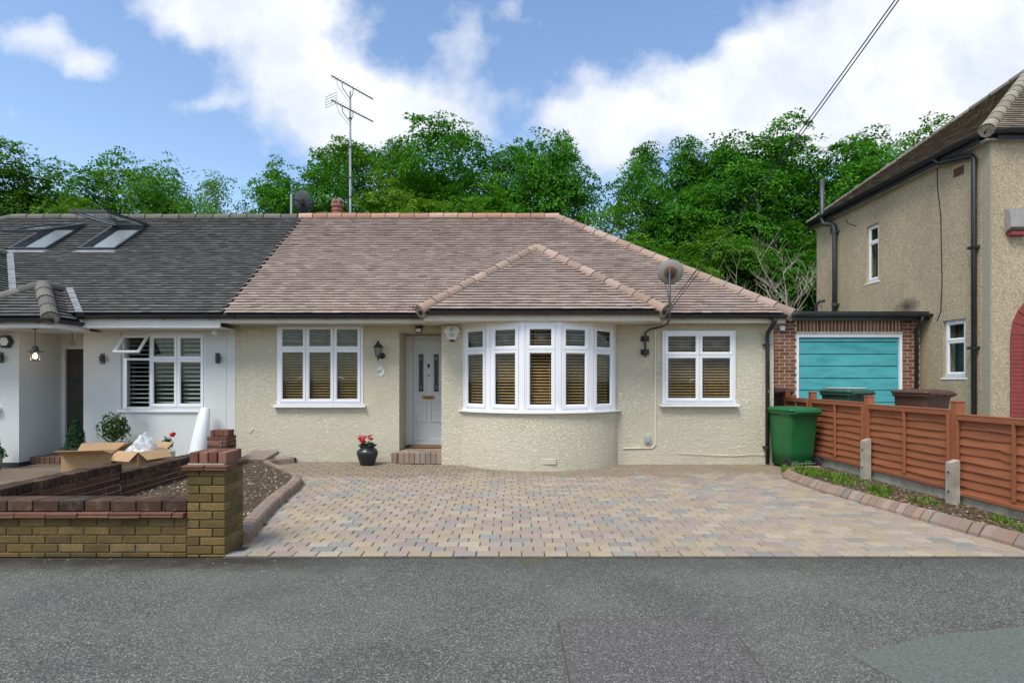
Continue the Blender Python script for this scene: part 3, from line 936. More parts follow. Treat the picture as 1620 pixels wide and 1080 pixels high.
def brackets(gobj, xs, y, z, r=.058):
    for x in xs:
        b_ = MB()
        pr = [(x, y + r * math.cos(a) * 1.1, z - r * math.sin(a) * 1.16) for a in [math.pi * j / 6 for j in range(7)]]
        b_.tube(pr, .008, 5)
        b_.tube([(x, y - r * 1.1, z), (x, y - r * 1.12, z + .012)], .010, 5)
        part('bracket', b_, 'black_plastic', gobj)


# ------------------------------------------------------------------ windows
def frameM(o, u, n):
    """local x = along the wall, local y = outward, local z = up"""
    Mt = Matrix((Vector((*u, 0)), Vector((*n, 0)), Vector((0, 0, 1)))).transposed().to_4x4()
    Mt.translation = Vector((o[0], o[1], 0))
    return Mt


def ring(b_, x0, x1, z0, z1, w_, y0, y1):
    b_.box(x0, y0, z0, x0 + w_, y1, z1).box(x1 - w_, y0, z0, x1, y1, z1)
    b_.box(x0 + w_, y0, z0, x1 - w_, y1, z0 + w_).box(x0 + w_, y0, z1 - w_, x1 - w_, y1, z1)


def sash_ring(b_, x0, x1, z0, z1, w_, y0, y1):
    """sash bars with a bevelled inner edge"""
    i = .016
    A = [(x0, z0), (x1, z0), (x1, z1), (x0, z1)]
    B = [(x0 + w_ - i, z0 + w_ - i), (x1 - w_ + i, z0 + w_ - i), (x1 - w_ + i, z1 - w_ + i), (x0 + w_ - i, z1 - w_ + i)]
    C = [(x0 + w_, z0 + w_), (x1 - w_, z0 + w_), (x1 - w_, z1 - w_), (x0 + w_, z1 - w_)]
    vs = [(x, y0, z) for x, z in A] + [(x, y1, z) for x, z in A] + [(x, y1, z) for x, z in B] + [(x, y1 - .014, z) for x, z in C] + [(x, y0, z) for x, z in C]
    fs = []
    for a, b in ((0, 4), (4, 8), (8, 12), (12, 16), (16, 0)):
        for j in range(4):
            fs.append((a + j, a + (j + 1) % 4, b + (j + 1) % 4, b + j))
    b_.add(vs, fs)


def leaded(win, M_, x0, x1, z0, z1, y):
    """lead cames of an upper light: a grid of lines round a small flower"""
    b_ = MB(M_)
    w_, h_ = x1 - x0, z1 - z0
    t = .0028
    bar = lambda p, q_: b_.tube([(p[0], y, p[1]), (q_[0], y, q_[1])], t, 4)
    for f in (.26, .74):
        bar((x0 + w_ * f, z0), (x0 + w_ * f, z1))
    for f in (.30, .70):
        bar((x0, z0 + h_ * f), (x1, z0 + h_ * f))
    cx, cz = x0 + w_ * .5, z0 + h_ * .48
    bar((cx, z0), (cx, z0 + h_ * .3))
    bar((cx, z0 + h_ * .8), (cx, z1))
    for a in range(6):
        an = R(90 + 60 * a)
        e = (cx + math.cos(an) * w_ * .2, cz + math.sin(an) * h_ * .26)
        s1, s2 = an + .55, an - .55
        m1_ = (cx + math.cos(s1) * w_ * .11, cz + math.sin(s1) * h_ * .14)
        m2_ = (cx + math.cos(s2) * w_ * .11, cz + math.sin(s2) * h_ * .14)
        bar((cx, cz), m1_); bar(m1_, e); bar(e, m2_); bar(m2_, (cx, cz))
    part('lead_cames', b_, 'came_lead', win)


def window(house, M_, W, z0, z1, zt, cols, frame=.045, sash=.055, leads=True, sill=True, handles=(), depth=.07, openers=(), sillw=.05):
    b_ = MB(M_)
    ring(b_, 0, W, z0, z1, frame, -depth, 0)
    cw = (W - 2 * frame + .03) / cols
    cuts = [frame - .015 + cw * i for i in range(cols + 1)]
    for i in range(1, cols):
        b_.box(cuts[i] - .02, -depth + .001, z0 + frame, cuts[i] + .02, -.001, z1 - frame)
    for i in range(cols):
        a = cuts[i] + (.015 if i == 0 else .02)
        c_ = cuts[i + 1] - (.015 if i == cols - 1 else .02)
        b_.box(a, -depth + .002, zt - .022, c_, -.002, zt + .022)
    win = part('window', b_, 'upvc', house)
    for i in range(cols):
        a = cuts[i] + (.017 if i == 0 else .006)
        c_ = cuts[i + 1] - (.017 if i == cols - 1 else .006)
        for (za, zb, top) in ((z0 + frame + .002, zt - .004, 0), (zt + .004, z1 - frame - .002, 1)):
            if (i, top) in openers: continue
            s_ = MB(M_)
            sash_ring(s_, a, c_, za, zb, sash, -.012, .020)
            part('sash', s_, 'upvc', win)
            g_ = MB(M_).box(a + sash - .004, -.006, za + sash - .004, c_ - sash + .004, -.001, zb - sash + .004)
            part('pane', g_, 'glass', win)
            if leads and top:
                leaded(win, M_, a + sash, c_ - sash, za + sash, zb - sash, .001)
            if (i, top) in handles:
                side = 1 if handles[(i, top)] > 0 else -1
                hx = c_ - sash - .002 if side > 0 else a + sash + .002
                h_ = MB(M_)
                zc = (za + zb) / 2 - .03
                h_.tube([(hx + .0 * side, -.03, zc), (hx - .03 * side, -.04, zc + .012), (hx - .10 * side, -.045, zc - .025)], [.009, .008, .006], 6)
                part('handle', h_, 'upvc', win)
    if sill:
        s_ = MB(M_)
        s_.add([(-sillw, -.06, z0 - .050), (W + sillw, -.06, z0 - .050), (W + sillw, .07, z0 - .050), (-sillw, .07, z0 - .050), (-sillw, -.06, z0 - .002), (W + sillw, -.06, z0 - .002), (W + sillw, .07, z0 - .016), (-sillw, .07, z0 - .016)],
               [(0, 3, 2, 1), (4, 5, 6, 7), (0, 1, 5, 4), (1, 2, 6, 5), (2, 3, 7, 6), (3, 0, 4, 7)])
        part('sill', s_, 'upvc', win)
    return win, cuts


SL = {}


def blind(M_, x0, x1, z0, z1, label, group, mat='slat_wood', tilt=28, pitch=.050, back=.11, sw=.024):
    cx = (x0 + x1) / 2
    o = M_ @ Vector((cx, -back, z0))
    root = thing('venetian_blind', label, 'blind', o, group=group)
    key = (mat, round(x1 - x0, 3), tilt)
    if key not in SL:
        hw = (x1 - x0) / 2
        b_ = MB()
        c_, s_ = math.cos(R(tilt)) * sw, -math.sin(R(tilt)) * sw
        b_.add([(-hw, -c_, -s_), (hw, -c_, -s_), (hw, 0, .0035), (-hw, 0, .0035), (hw, c_, s_), (-hw, c_, s_), (-hw, 0, .0010), (hw, 0, .0010)],
               [(0, 1, 2, 3), (3, 2, 4, 5), (1, 0, 6, 7), (7, 6, 5, 4)])
        SL[key] = b_.mesh('slat')
    rot = M_.to_3x3().to_4x4()
    z = z1 - .05
    while z > z0 + .02:
        link('slat', SL[key], mat, root, M=Matrix.Translation(M_ @ Vector((cx, -back, z))) @ rot @ Matrix.Rotation(U_(-.03, .03), 4, 'X') @ Matrix.Rotation(U_(-.003, .003), 4, 'Y'))
        z -= pitch
    part('headrail', MB(M_).box(x0, -back - .025, z1 - .025, x1, -back + .025, z1 + .02), mat, root)
    cd = MB(M_)
    for f in (.18, .82):
        x = x0 + (x1 - x0) * f
        cd.tube([(x, -back + .027, z0), (x, -back + .027, z1)], .0014, 4)
    part('cord', cd, 'slat_white', root)
    return root


def wall_hole(b_, x0, x1, y0, y1, z0, z1, hx0, hx1, hz0, hz1):
    b_.box(x0, y0, z0, hx0, y1, z1).box(hx1, y0, z0, x1, y1, z1)
    b_.box(hx0, y0, z0, hx1, y1, hz0)
    if z1 - hz1 > .005:
        b_.box(hx0, y0, hz1, hx1, y1, z1)


# ================================================================== the cream bungalow
H1 = thing('bungalow', 'cream textured bungalow with brown tiled hipped roof and curved bay window', 'house', (0, 10.1, 0))
YL, YR = 10.1, 9.8
ZE = 2.67            # roof edge height
EY = 9.52            # roof edge distance
wl = MB()
wall_hole(wl, -5.14, -2.096, YL, YL + .25, -.1, 2.60, -4.36, -2.765, 1.062, 2.56)
wl.box(-2.346, YL + .251, -.1, -2.096, 10.92, 2.60)                      # porch reveal
wl.box(-2.095, YL + .002, 2.416, -1.265, 10.92, 2.60)                     # lintel
wl.box(-2.095, 10.86, -.1, -1.265, 10.95, .22)
wall_hole(wl, 1.90, 4.717, YR, YR + .25, -.1, 2.60, 2.705, 4.018, 1.092, 2.407)
wl.box(4.467, YR + .251, -.1, 4.717, 17, 2.60).box(-5.14, 16.75, -.1, 4.466, 17, 2.60).box(-5.30, YL + .251, -.1, -5.05, 16.74, 2.60)
part('wall', wl, 'cream_stucco', H1)
part('ceiling', MB().box(-5.04, 10.4, 2.52, 4.46, 16.7, 2.59), 'room_plaster', H1)
part('inner_wall', MB().box(-5.04, 13.2, -.05, 4.46, 13.3, 2.5).box(-5.04, 10.36, -.05, 4.46, 13.19, .10).box(-1.0, 11.2, .1, -.9, 13.19, 2.5).box(2.2, 10.6, .1, 2.3, 13.19, 2.5), 'room_plaster', H1)
arc = [(BAYC + BAYR * math.sin(R(a)), BAYY - BAYR * math.cos(R(a))) for a in range(-50, 51, 4)]
bw = MB()
low = [(-1.264, 9.745)] + arc + [(1.899, 9.80), (1.899, 10.3), (-1.264, 10.3)]
bw.prism(low[::1], -.1, .962)
bw.prism([(-1.264, 9.745), (arc[0][0], arc[0][1]), (arc[0][0], 10.0), (-1.0, 10.2), (-1.0, 10.95), (-1.264, 10.95)], .963, 2.60)
bw.prism([(arc[-1][0], arc[-1][1]), (1.899, 9.80), (1.899, 10.3), (arc[-1][0], 10.1)], .963, 2.60)
part('bay_wall', bw, 'cream_stucco', H1)
part('bay_header', MB().prism(arc + [(1.84, 10.1), (-.88, 10.1)], 2.490, 2.60), 'cream_smooth', H1)

# windows and blinds
M1 = frameM((-4.36, YL - .012), (1, 0), (0, -1))
w1, c1 = window(H1, M1, 1.595, 1.064, 2.558, 2.088, 3, handles={(0, 0): 1, (2, 0): -1})
M2 = frameM((2.705, YR - .03), (1, 0), (0, -1))
w2, c2 = window(H1, M2, 1.313, 1.094, 2.405, 1.965, 2, handles={(0, 0): 1})
tag(w1, 'three-light casement window left of the front door')
tag(w2, 'two-light casement window right of the bay')
names3 = ('left', 'middle', 'right')
for i in range(3):
    blind(M1, c1[i] + .03, c1[i + 1] - .03, 1.10, 2.53, 'brown wooden venetian blind behind the %s light of the window left of the door' % names3[i], 'brown slatted blinds in the bungalow windows')
for i in range(2):
    blind(M2, c2[i] + .03, c2[i + 1] - .03, 1.13, 2.38, 'brown wooden venetian blind behind the %s light of the window right of the bay' % ('left', 'right')[i], 'brown slatted blinds in the bungalow windows')
ords = ('leftmost', 'second', 'middle', 'fourth', 'rightmost')
for i, a in enumerate((-40, -20, 0, 20, 40)):
    ca, sa = math.cos(R(a)), math.sin(R(a))
    rr = BAYR * math.cos(R(10)) - .012
    hw = .300
    o = (BAYC + rr * sa - hw * ca, BAYY - rr * ca - hw * sa)
    Mb = frameM(o, (ca, sa), (sa, -ca))
    wb, cb = window(H1, Mb, 2 * hw, .985, 2.488, 2.03, 1, frame=.058, sash=.062, sill=False, handles={})
    tag(wb, '%s facet of the curved bay window' % ords[i])
    blind(Mb, .06, 2 * hw - .06, 1.02, 2.45, 'brown wooden venetian blind in the %s facet of the bay window' % ords[i], 'brown slatted blinds in the bungalow windows', tilt=(30, 24, 34, 26, 30)[i])
for a in (-50, -30, -10, 10, 30, 50):
    rr = BAYR - .022
    c_ = (BAYC + rr * math.sin(R(a)), BAYY - rr * math.cos(R(a)))
    part('bay_post', MB(frameM(c_, (math.cos(R(a)), math.sin(R(a))), (math.sin(R(a)), -math.cos(R(a))))).box(-.034, -.07, .985, .034, .018, 2.49), 'upvc', H1)
sa_ = MB()
for i in range(-54, 54, 6):
    q4 = []
    for a in (i, i + 6):
        for rr in (BAYR - .1, BAYR + .06):
            q4.append((BAYC + rr * math.sin(R(a)), BAYY - rr * math.cos(R(a))))
    sa_.prism([q4[1], q4[3], q4[2], q4[0]], .9625, .985)
part('bay_sill', sa_, 'upvc', H1)

# front door in its recess
DY = 10.79
fr_ = MB()
fr_.box(-2.094, DY, .235, -1.97, DY + .09, 2.40).box(-1.345, DY, .235, -1.266, DY + .09, 2.40).box(-1.969, DY, 2.31, -1.346, DY + .09, 2.40).box(-1.969, DY - .02, .235, -1.346, DY + .09, .315)
fr_.box(-2.094, DY - .03, .2352, -2.045, DY - .001, 2.40)
part('door_frame', fr_, 'door_white', H1)
dr = part('door', MB().box(-1.965, DY + .025, .32, -1.35, DY + .085, 2.305), 'door_white', H1)
part('room_shade', MB().box(-2.3, 11.4, .1, -.9, 11.5, 2.5), 'room_plaster', H1)
DC = -1.657
for xm in (DC - .151, DC + .151):
    mo_ = MB()
    ring(mo_, xm - .10, xm + .10, 1.24, 2.06, .016, DY + .006, DY + .0255)
    ring(mo_, xm - .115, xm + .115, .69, 1.10, .016, DY + .006, DY + .0255)
    part('panel_moulding', mo_, 'door_white', dr)
    part('pane', MB().box(xm - .046, DY + .012, 1.29, xm + .046, DY + .0245, 2.03), 'black_plastic', dr)
    ld = MB()
    for zz in (1.37, 1.95):
        for s4 in range(4):
            a0, a1 = R(90 * s4), R(90 * s4 + 90)
            ld.tube([(xm + .03 * math.cos(a0), DY + .010, zz + .04 * math.sin(a0)), (xm + .03 * math.cos(a1), DY + .010, zz + .04 * math.sin(a1))], .005, 4)
    for xo in (-.03, .03):
        ld.tube([(xm + xo, DY + .010, 1.43), (xm + xo, DY + .010, 1.89)], .0024, 4)
    part('lead_cames', ld, 'galvanised', dr)
ah = MB()
for s_ in (-1, 1):
    ah.tube([(DC + s_ * .27, DY + .017, 2.09), (DC + s_ * .18, DY + .017, 2.13), (DC + s_ * .06, DY + .017, 2.13), (DC, DY + .017, 2.08)], .008, 4)
part('arched_moulding', ah, 'door_white', dr)
lp = part('letter_plate', MB().cbox((DC - .005, DY + .016, 1.172), (.125, .010, .036), .005), 'brass', dr)
part('letter_flap', MB().cbox((DC - .005, DY + .004, 1.172), (.098, .004, .020), .002), 'coir', lp)
part('knocker', MB().cbox((DC, DY + .012, 1.80), (.020, .016, .040), .006), 'black_plastic', dr)
sp_ = MB(Matrix.Translation((DC, DY + .02, 1.605)) @ Matrix.Rotation(R(90), 4, 'X')).lathe([(.016, -.004), (.016, .010), (.010, .014)], n=12)
part('spyhole', sp_, 'dark_grey_metal', dr)
part('handle', MB().cbox((-1.372, DY - .012, 1.38), (.010, .03, .06), .005), 'black_plastic', dr)

# step of bricks
ST = thing('door_step', 'low brick step in front of the white front door', 'step', (-1.75, 10.0, 0))
part('step_bed', MB().prism([(-2.02, 9.90), (-1.268, 9.88), (-1.268, 10.85), (-2.09, 10.85), (-2.09, 10.12)], -.05, .195), 'joint_sand', ST)
for i in range(8):
    x = -1.315 - i * .098
    lay(ST, 'kerb_stone', 's', (.046, .05, .095), (x, 9.855 + max(0, i - 5) * .02, .105), rz=-.02 * i)
lay(ST, 'kerb_stone', 's', (.046, .05, .095), (-2.105, 9.945, .10), rz=-.8)
lay(ST, 'kerb_stone', 's', (.046, .05, .095), (-2.165, 10.02, .09), rz=-1.1)
for j in range(5):
    for i in range(4):
        lay(ST, 'kerb_stone', 't', (.094, .046, .02), (-1.37 - i * .196 + (.05 if j % 2 else 0) - .02, 9.955 + j * .098, .195))
lone('doormat', MB().cbox((-1.62, 10.62, .228), (.36, .16, .012), .004), 'coir', 'brown coir doormat on the step at the white door', 'doormat')

# roof
rf = MB()
A_, B_ = (-5.14, EY, ZE), (4.87, EY, ZE)
RZ, RY = ZE + TAN * 3.72, EY + 3.72
rf.add([A_, B_, (1.08, RY, RZ), (-5.14, RY, RZ), (4.87, EY + 7.44, ZE), (-5.14, EY + 7.44, ZE)], [(0, 1, 2, 3), (1, 4, 2), (3, 2, 4, 5)])
BX0, BX1, BY = -1.50, 2.50, 8.99
bh = (BX1 - BX0) / 2
bcx = (BX0 + BX1) / 2
BZ = ZE + TAN * bh
rf.add([(BX0, BY, ZE), (BX1, BY, ZE), (bcx, BY + bh, BZ), (BX0, EY, ZE), (BX1, EY, ZE), (bcx, EY + bh, BZ)], [(0, 1, 2), (0, 2, 5, 3), (1, 4, 5, 2)])
roof1 = part('roof', rf, 'deck_dark', H1)
RT = MB()
SF = (0, CP, SP)
Lm = 3.72 / CP
G = .098


def covered(u, v):            # under the bay roof
    yy_ = v * CP
    return abs(u - bcx) < bh - yy_ - .12 and yy_ < bh


tiles((0, EY - .02, ZE + .004), (1, 0, 0), SF, Lm, lambda v: (-5.07 + .10 * math.sin(v * 32) * .4, 4.87 - v * CP * 3.79 / 3.72), G, .166, 'brown_tile', RT, skip=covered)
tiles((BX0, EY, ZE + .004), (0, -1, 0), (CP, 0, SP), bh / CP, lambda v: (-v * CP, EY - BY - v * CP), G, .166, 'brown_tile', RT)
tiles((BX1, BY, ZE + .004), (0, 1, 0), (-CP, 0, SP), bh / CP, lambda v: (v * CP, EY - BY + v * CP), G, .166, 'brown_tile', RT)
tiles((4.87, EY, ZE + .004), (0, 1, 0), (-CP * 1.0, 0, SP), 3.72 / CP, lambda v: (v * CP, 7.44 - v * CP), G, .166, 'brown_tile', RT)
own_n = [0]


def own300(k_, u, v):
    own_n[0] += 1
    return own_n[0] <= 300


tiles((BX0, BY - .02, ZE + .004), (1, 0, 0), SF, bh / CP, lambda v: (v * CP, 2 * bh - v * CP), G, .166, 'brown_tile', RT, roof1, own300)
tag(part('far_tiles', RT, 'brown_tile', roof1), kind='stuff')
ridge_run((1.14, RY, RZ + .05), (-5.18, RY, RZ + .05), .115, .345, 'ridge_terracotta', roof1, sink=.05)
ridge_run((4.92, EY - .05, ZE + .02), (1.08, RY, RZ + .05), .11, .33, 'hip_brown', roof1, 'hip_tile', bed='mortar')
ridge_run((4.92, EY + 7.49, ZE + .02), (1.08, RY, RZ + .05), .11, .33, 'hip_brown', roof1, 'hip_tile')
ridge_run((BX0 - .04, BY - .04, ZE + .02), (bcx, BY + bh, BZ + .05), .11, .34, 'hip_brown', roof1, 'hip_tile', bed='mortar')
ridge_run((BX1 + .04, BY - .04, ZE + .02), (bcx, BY + bh, BZ + .05), .11, .34, 'hip_brown', roof1, 'hip_tile', bed='mortar')
ridge_run((bcx, BY + bh, BZ + .04), (bcx, EY + bh + .05, BZ + .04), .11, .34, 'hip_brown', roof1)
hk = MB()
for (x, y_, s_) in ((BX0 - .05, BY - .05, -1), (BX1 + .05, BY - .05, 1), (4.93, EY - .06, 1)):
    hk.tube([(x, y_, ZE + .02), (x + .06 * s_, y_ - .03, ZE), (x + .09 * s_, y_ - .04, ZE + .05), (x + .05 * s_, y_ - .03, ZE + .08)], .008, 5)
part('hip_irons', hk, 'dark_grey_metal', roof1)
# fascia, soffit, gutters
fa = MB()
fa.box(-5.14, EY + .06, 2.525, BX0 - .002, EY + .085, 2.645).box(BX1 + .002, EY + .06, 2.525, 4.80, EY + .085, 2.645)
fa.box(BX0 + .03, BY + .06, 2.505, BX1 - .03, BY + .085, 2.645)
fa.box(BX0 + .03, BY + .0851, 2.505, BX0 + .055, EY + .3, 2.645).box(BX1 - .055, BY + .0851, 2.505, BX1 - .03, EY + .2, 2.645)
fa.box(4.801, EY + .06, 2.525, 4.825, 17.1, 2.645)
part('fascia', fa, 'fascia_cream', H1)
so = MB()
so.box(-5.14, EY + .0851, 2.535, BX0 + .029, YL + .02, 2.55).box(BX1 - .029, EY + .0851, 2.535, 4.80, YR + .02, 2.55)
so.box(BX0 + .0551, BY + .0851, 2.52, BX1 - .0551, 9.95, 2.534)
so.box(4.718, YR + .03, 2.535, 4.80, 17, 2.55)
part('soffit', so, 'fascia_cream', H1)
gz = 2.655
g1 = gutter([(-5.16, EY - .0, gz), (BX0 - .02, EY - .0, gz)], H1)
brackets(g1, [-4.85, -4.15, -3.25, -2.55, -1.75], EY, gz)
g2 = gutter([(BX0 - .03, EY, gz), (BX0 - .03, BY, gz), (BX1 + .03, BY, gz), (BX1 + .03, EY, gz), (4.90, EY, gz), (4.90, EY + 2.0, gz)], H1)
brackets(g2, [-1.1, -.25, .6, 1.35, 2.25], BY, gz)
brackets(g2, [3.0, 3.75, 4.5], EY, gz)
dp = MB()
dp.tube([(4.60, EY + .0, 2.60), (4.60, EY, 2.53), (4.585, EY + .1, 2.44), (4.58, YR - .06, 2.36), (4.58, YR - .055, 2.2), (4.58, YR - .055, .02)], .036, 10)
dpo = part('downpipe', dp, 'black_plastic', H1, True)
for z in (2.15, .32):
    part('pipe_clip', MB().box(4.51, YR - .06, z - .014, 4.56, YR + .001, z + .014).lathe([(.043, -.018), (.043, .018)], (4.58, YR - .055, z), 12), 'black_plastic', dpo)
part('pipe_collar', MB().lathe([(.048, -.05), (.048, .0)], (4.60, EY, 2.60), 12), 'black_plastic', dpo)
part('pipe_tag', MB().box(4.573, YR - .0925, 1.30, 4.588, YR - .09, 1.34), 'brass', dpo)

# chimney behind the ridge
ch = part('chimney', MB().box(-4.9, 13.75, 3, -4.2, 14.65, 5.66).box(-4.95, 13.70, 5.661, -4.15, 14.70, 5.74), 'chimney_red', H1)
pot = MB().lathe([(.15, 0), (.15, .08), (.135, .10), (.135, .16), (.155, .175), (.155, .205), (.132, .22), (.132, .27), (.155, .285), (.155, .315), (.13, .33), (.13, .38), (.15, .395), (.15, .43), (.12, .45), (.10, .45), (.10, .3)], (-4.56, 14.2, 5.741), 18)
part('chimney_pot', pot, 'terracotta', ch)
wr = MB()
for i in range(6):
    a = R(60 * i)
    wr.tube([(-4.56 + .15 * math.cos(a), 14.2 + .15 * math.sin(a), 5.741 + .32), (-4.56 + .15 * math.cos(a), 14.2 + .15 * math.sin(a), 5.741 + .45), (-4.56 + .05 * math.cos(a), 14.2 + .05 * math.sin(a), 5.741 + .52)], .008, 4)
part('pot_guard', wr, 'galvanised', ch)

# small fittings on the front
def vent(parent, x, y_, z, w_, h_, mat, nx, nz):
    v_ = part('air_vent', MB().cbox((x, y_ - .004, z), (w_ / 2, .007, h_ / 2), .003), mat, parent)
    b_ = MB()
    for i in range(nx):
        for j in range(nz):
            cx, cz = x - w_ / 2 + (i + .5) * w_ / nx, z - h_ / 2 + (j + .5) * h_ / nz
            b_.box(cx - w_ / nx * .27, y_ - .0125, cz - h_ / nz * .27, cx + w_ / nx * .27, y_ - .0105, cz + h_ / nz * .27)
    part('vent_holes', b_, 'deck_dark', v_)


vent(H1, -4.82, YL, 2.40, .20, .125, 'cream_smooth', 8, 5)
part('render_joint', MB().tube([(-4.98, YL - .003, .75), (-4.98, YL - .003, 2.53)], .006, 5).tube([(-4.98, YL - .006, .75), (-4.96, YL - .01, .60), (-4.86, YL - .012, .55), (-4.80, YL - .01, .62)], .006, 5), 'cream_smooth', H1)
for (x, z, w_) in ((.62, .155, .24), (1.55, .25, .10)):
    yv = BAYY - math.sqrt(BAYR ** 2 - (x - BAYC) ** 2)
    if w_ > .2:
        vent(H1, x, yv - .003, z, .23, .09, 'cream_smooth', 8, 3)
part('conduit', MB().tube([(2.58, YR - .012, 2.5), (2.58, YR - .012, .36), (2.53, YR - .012, .30), (2.0, YR - .012, .29)], .011, 6), 'cream_smooth', H1)
sk_ = part('outdoor_socket', MB().cbox((2.44, YR - .03, .455), (.052, .03, .062), .008), 'grey_plastic', H1)
part('socket_cover', MB().cbox((2.44, YR - .064, .47), (.045, .004, .035), .003), 'grey_plastic', sk_)
part('loose_cable', MB().tube([(3.0, YR - .012, .20), (3.3, YR - .014, .19), (3.65, YR - .014, .165), (4.0, YR - .014, .16), (4.3, YR - .014, .18), (4.6, YR - .014, .178)], .005, 5), 'cream_smooth', H1)

WL = thing('wall_lantern', 'black carriage lantern on the cream wall beside the door', 'lamp', (-2.45, 10.0, 2.0))
lx0, ly0, lz0 = -2.455, YL - .13, 2.0
part('wall_plate', MB(Matrix.Translation((-2.41, YL - .001, 1.97)) @ Matrix.Rotation(R(90), 4, 'X')).lathe([(.058, 0), (.058, .012), (.040, .022)], n=16), 'black_plastic', WL)
part('arm', MB().tube([(-2.41, YL - .02, 1.97), (-2.425, YL - .09, 1.93), (lx0, ly0, 1.93)], .012, 6).tube([(lx0, ly0, 1.86), (lx0, ly0, 1.95)], [.007, .022], 8), 'black_plastic', WL)
lb = MB().lathe([(.028, -.06), (.045, -.05), (.048, -.04)], (lx0, ly0, lz0), 6)
lb.lathe([(.098, .115), (.098, .122), (.055, .175), (.045, .18), (.018, .215), (.012, .24), (.002, .25)], (lx0, ly0, lz0), 6)
for i in range(6):
    a = R(60 * i)
    lb.tube([(lx0 + .048 * math.cos(a), ly0 + .048 * math.sin(a), lz0 - .04), (lx0 + .075 * math.cos(a), ly0 + .075 * math.sin(a), lz0 + .118)], .005, 4)
part('lantern_cage', lb, 'black_plastic', WL)
part('lantern_glass', MB().lathe([(.045, -.038), (.071, .114)], (lx0, ly0, lz0), 6), 'glass', WL)

NP = thing('number_plaque', 'small oval white house number plaque below the lantern', 'sign', (-2.44, YL, 1.68))
ov = MB(Matrix.Translation((-2.43, YL - .001, 1.685)) @ Matrix.Rotation(R(90), 4, 'X') @ Matrix.Diagonal((.8, 1.12, 1, 1)))
part('plate', ov.lathe([(.088, 0), (.088, .008), (.080, .014), (.001, .016)], n=28), 'plaque', NP)


def text(parent, s_, loc, size, mat, rot=(R(90), 0, 0), depth=.0015):
    cu = bpy.data.curves.new('lettering', 'FONT')
    cu.body = s_
    cu.size = size
    cu.align_x = 'CENTER'
    cu.align_y = 'CENTER'
    cu.extrude = depth
    to = bpy.data.objects.new('tmp', cu)
    me = bpy.data.meshes.new_from_object(to)
    bpy.data.objects.remove(to)
    Mt = Matrix.Translation(loc) @ Matrix.Rotation(rot[2], 4, 'Z') @ Matrix.Rotation(rot[0], 4, 'X') @ Matrix.Rotation(rot[1], 4, 'Z')
    return link('lettering', me, mat, parent, M=Mt)


text(NP, '87', (-2.445, YL - .0185, 1.675), .085, 'ink', (R(90), R(28), 0))
sw = MB()
sw.tube([(-2.43 + .05 * math.cos(a), YL - .017, 1.695 + .072 * math.sin(a)) for a in [R(150 - 11 * i) for i in range(12)]], .0035, 5)
sw.tube([(-2.385, YL - .017, 1.735), (-2.395, YL - .019, 1.73), (-2.40, YL - .017, 1.738)], .008, 5)
part('painted_sprig', sw, 'ink_green', NP)

FLD = thing('flood_light', 'small black flood light above the front door', 'lamp', (-1.72, YL - .05, 2.45))
part('bracket', MB().tube([(-1.77, YL - .02, 2.50), (-1.77, YL - .07, 2.50), (-1.77, YL - .07, 2.47)], .006, 5).tube([(-1.67, YL - .02, 2.50), (-1.67, YL - .07, 2.50), (-1.67, YL - .07, 2.47)], .006, 5).box(-1.79, YL - .04, 2.485, -1.65, YL + .003, 2.515), 'black_plastic', FLD)
fl_ = part('lamp_body', MB().cbox((-1.72, YL - .075, 2.435), (.058, .028, .05), .006), 'black_plastic', FLD)
part('lens', MB().box(-1.765, YL - .1065, 2.405, -1.675, YL - .1045, 2.465), 'lamp_lens', fl_)


def alarm(label, x, y_, z, s_, poly, mat, low, lowmat, marks):
    al = thing('alarm_box', label, 'alarm', (x, y_, z))
    b_ = MB(Matrix.Translation((x, y_, z)) @ Matrix.Rotation(R(90), 4, 'X'))
    n = len(poly)
    vs = [(a * s_, b * s_, -.002) for a, b in poly] + [(a * s_, b * s_, .04) for a, b in poly] + [(a * s_ * .86, b * s_ * .88, .058) for a, b in poly]
    fs = [tuple(range(2 * n, 3 * n))]
    for k_ in (0, n):
        for j in range(n):
            fs.append((k_ + j, k_ + (j + 1) % n, k_ + n + (j + 1) % n, k_ + n + j))
    b_.add(vs, fs)
    bd = part('cover', b_, mat, al)
    if marks:
        m_ = MB()
        m_.tube([(x + .045 * math.cos(a) * (1 - i * .05), y_ - .061, z + .055 + .034 * math.sin(a) * (1 - i * .03)) for i, a in enumerate([R(40 + 22 * i) for i in range(13)])], .006, 5)
        m_.tube([(x + .012, y_ - .061, z + .075), (x + .04, y_ - .061, z + .09), (x + .055, y_ - .061, z + .083)], .006, 5)
        part('emblem', m_, 'ink_green', bd)
        t_ = MB()
        for zz, w_ in ((-.012, .062), (-.034, .03), (-.054, .045)):
            for j in range(6):
                xx = x - w_ + j * w_ / 3
                t_.box(xx, y_ - .0615, z + zz - .005, xx + w_ / 4.5, y_ - .0585, z + zz + .005)
        part('small_print', t_, 'ink_green', bd)
    part('strobe', MB().cbox((x, y_ - .033, z + low), (.045, .027, .022), .010), lowmat, al)


alarm('off-white alarm box with dark strobe between door and bay', -1.07, 9.735, 2.352, .150, [(-.55, .85), (.55, .85), (1, .35), (.42, -.85), (-.42, -.85), (-1, .35)], 'plaque', -.125, 'ink', True)

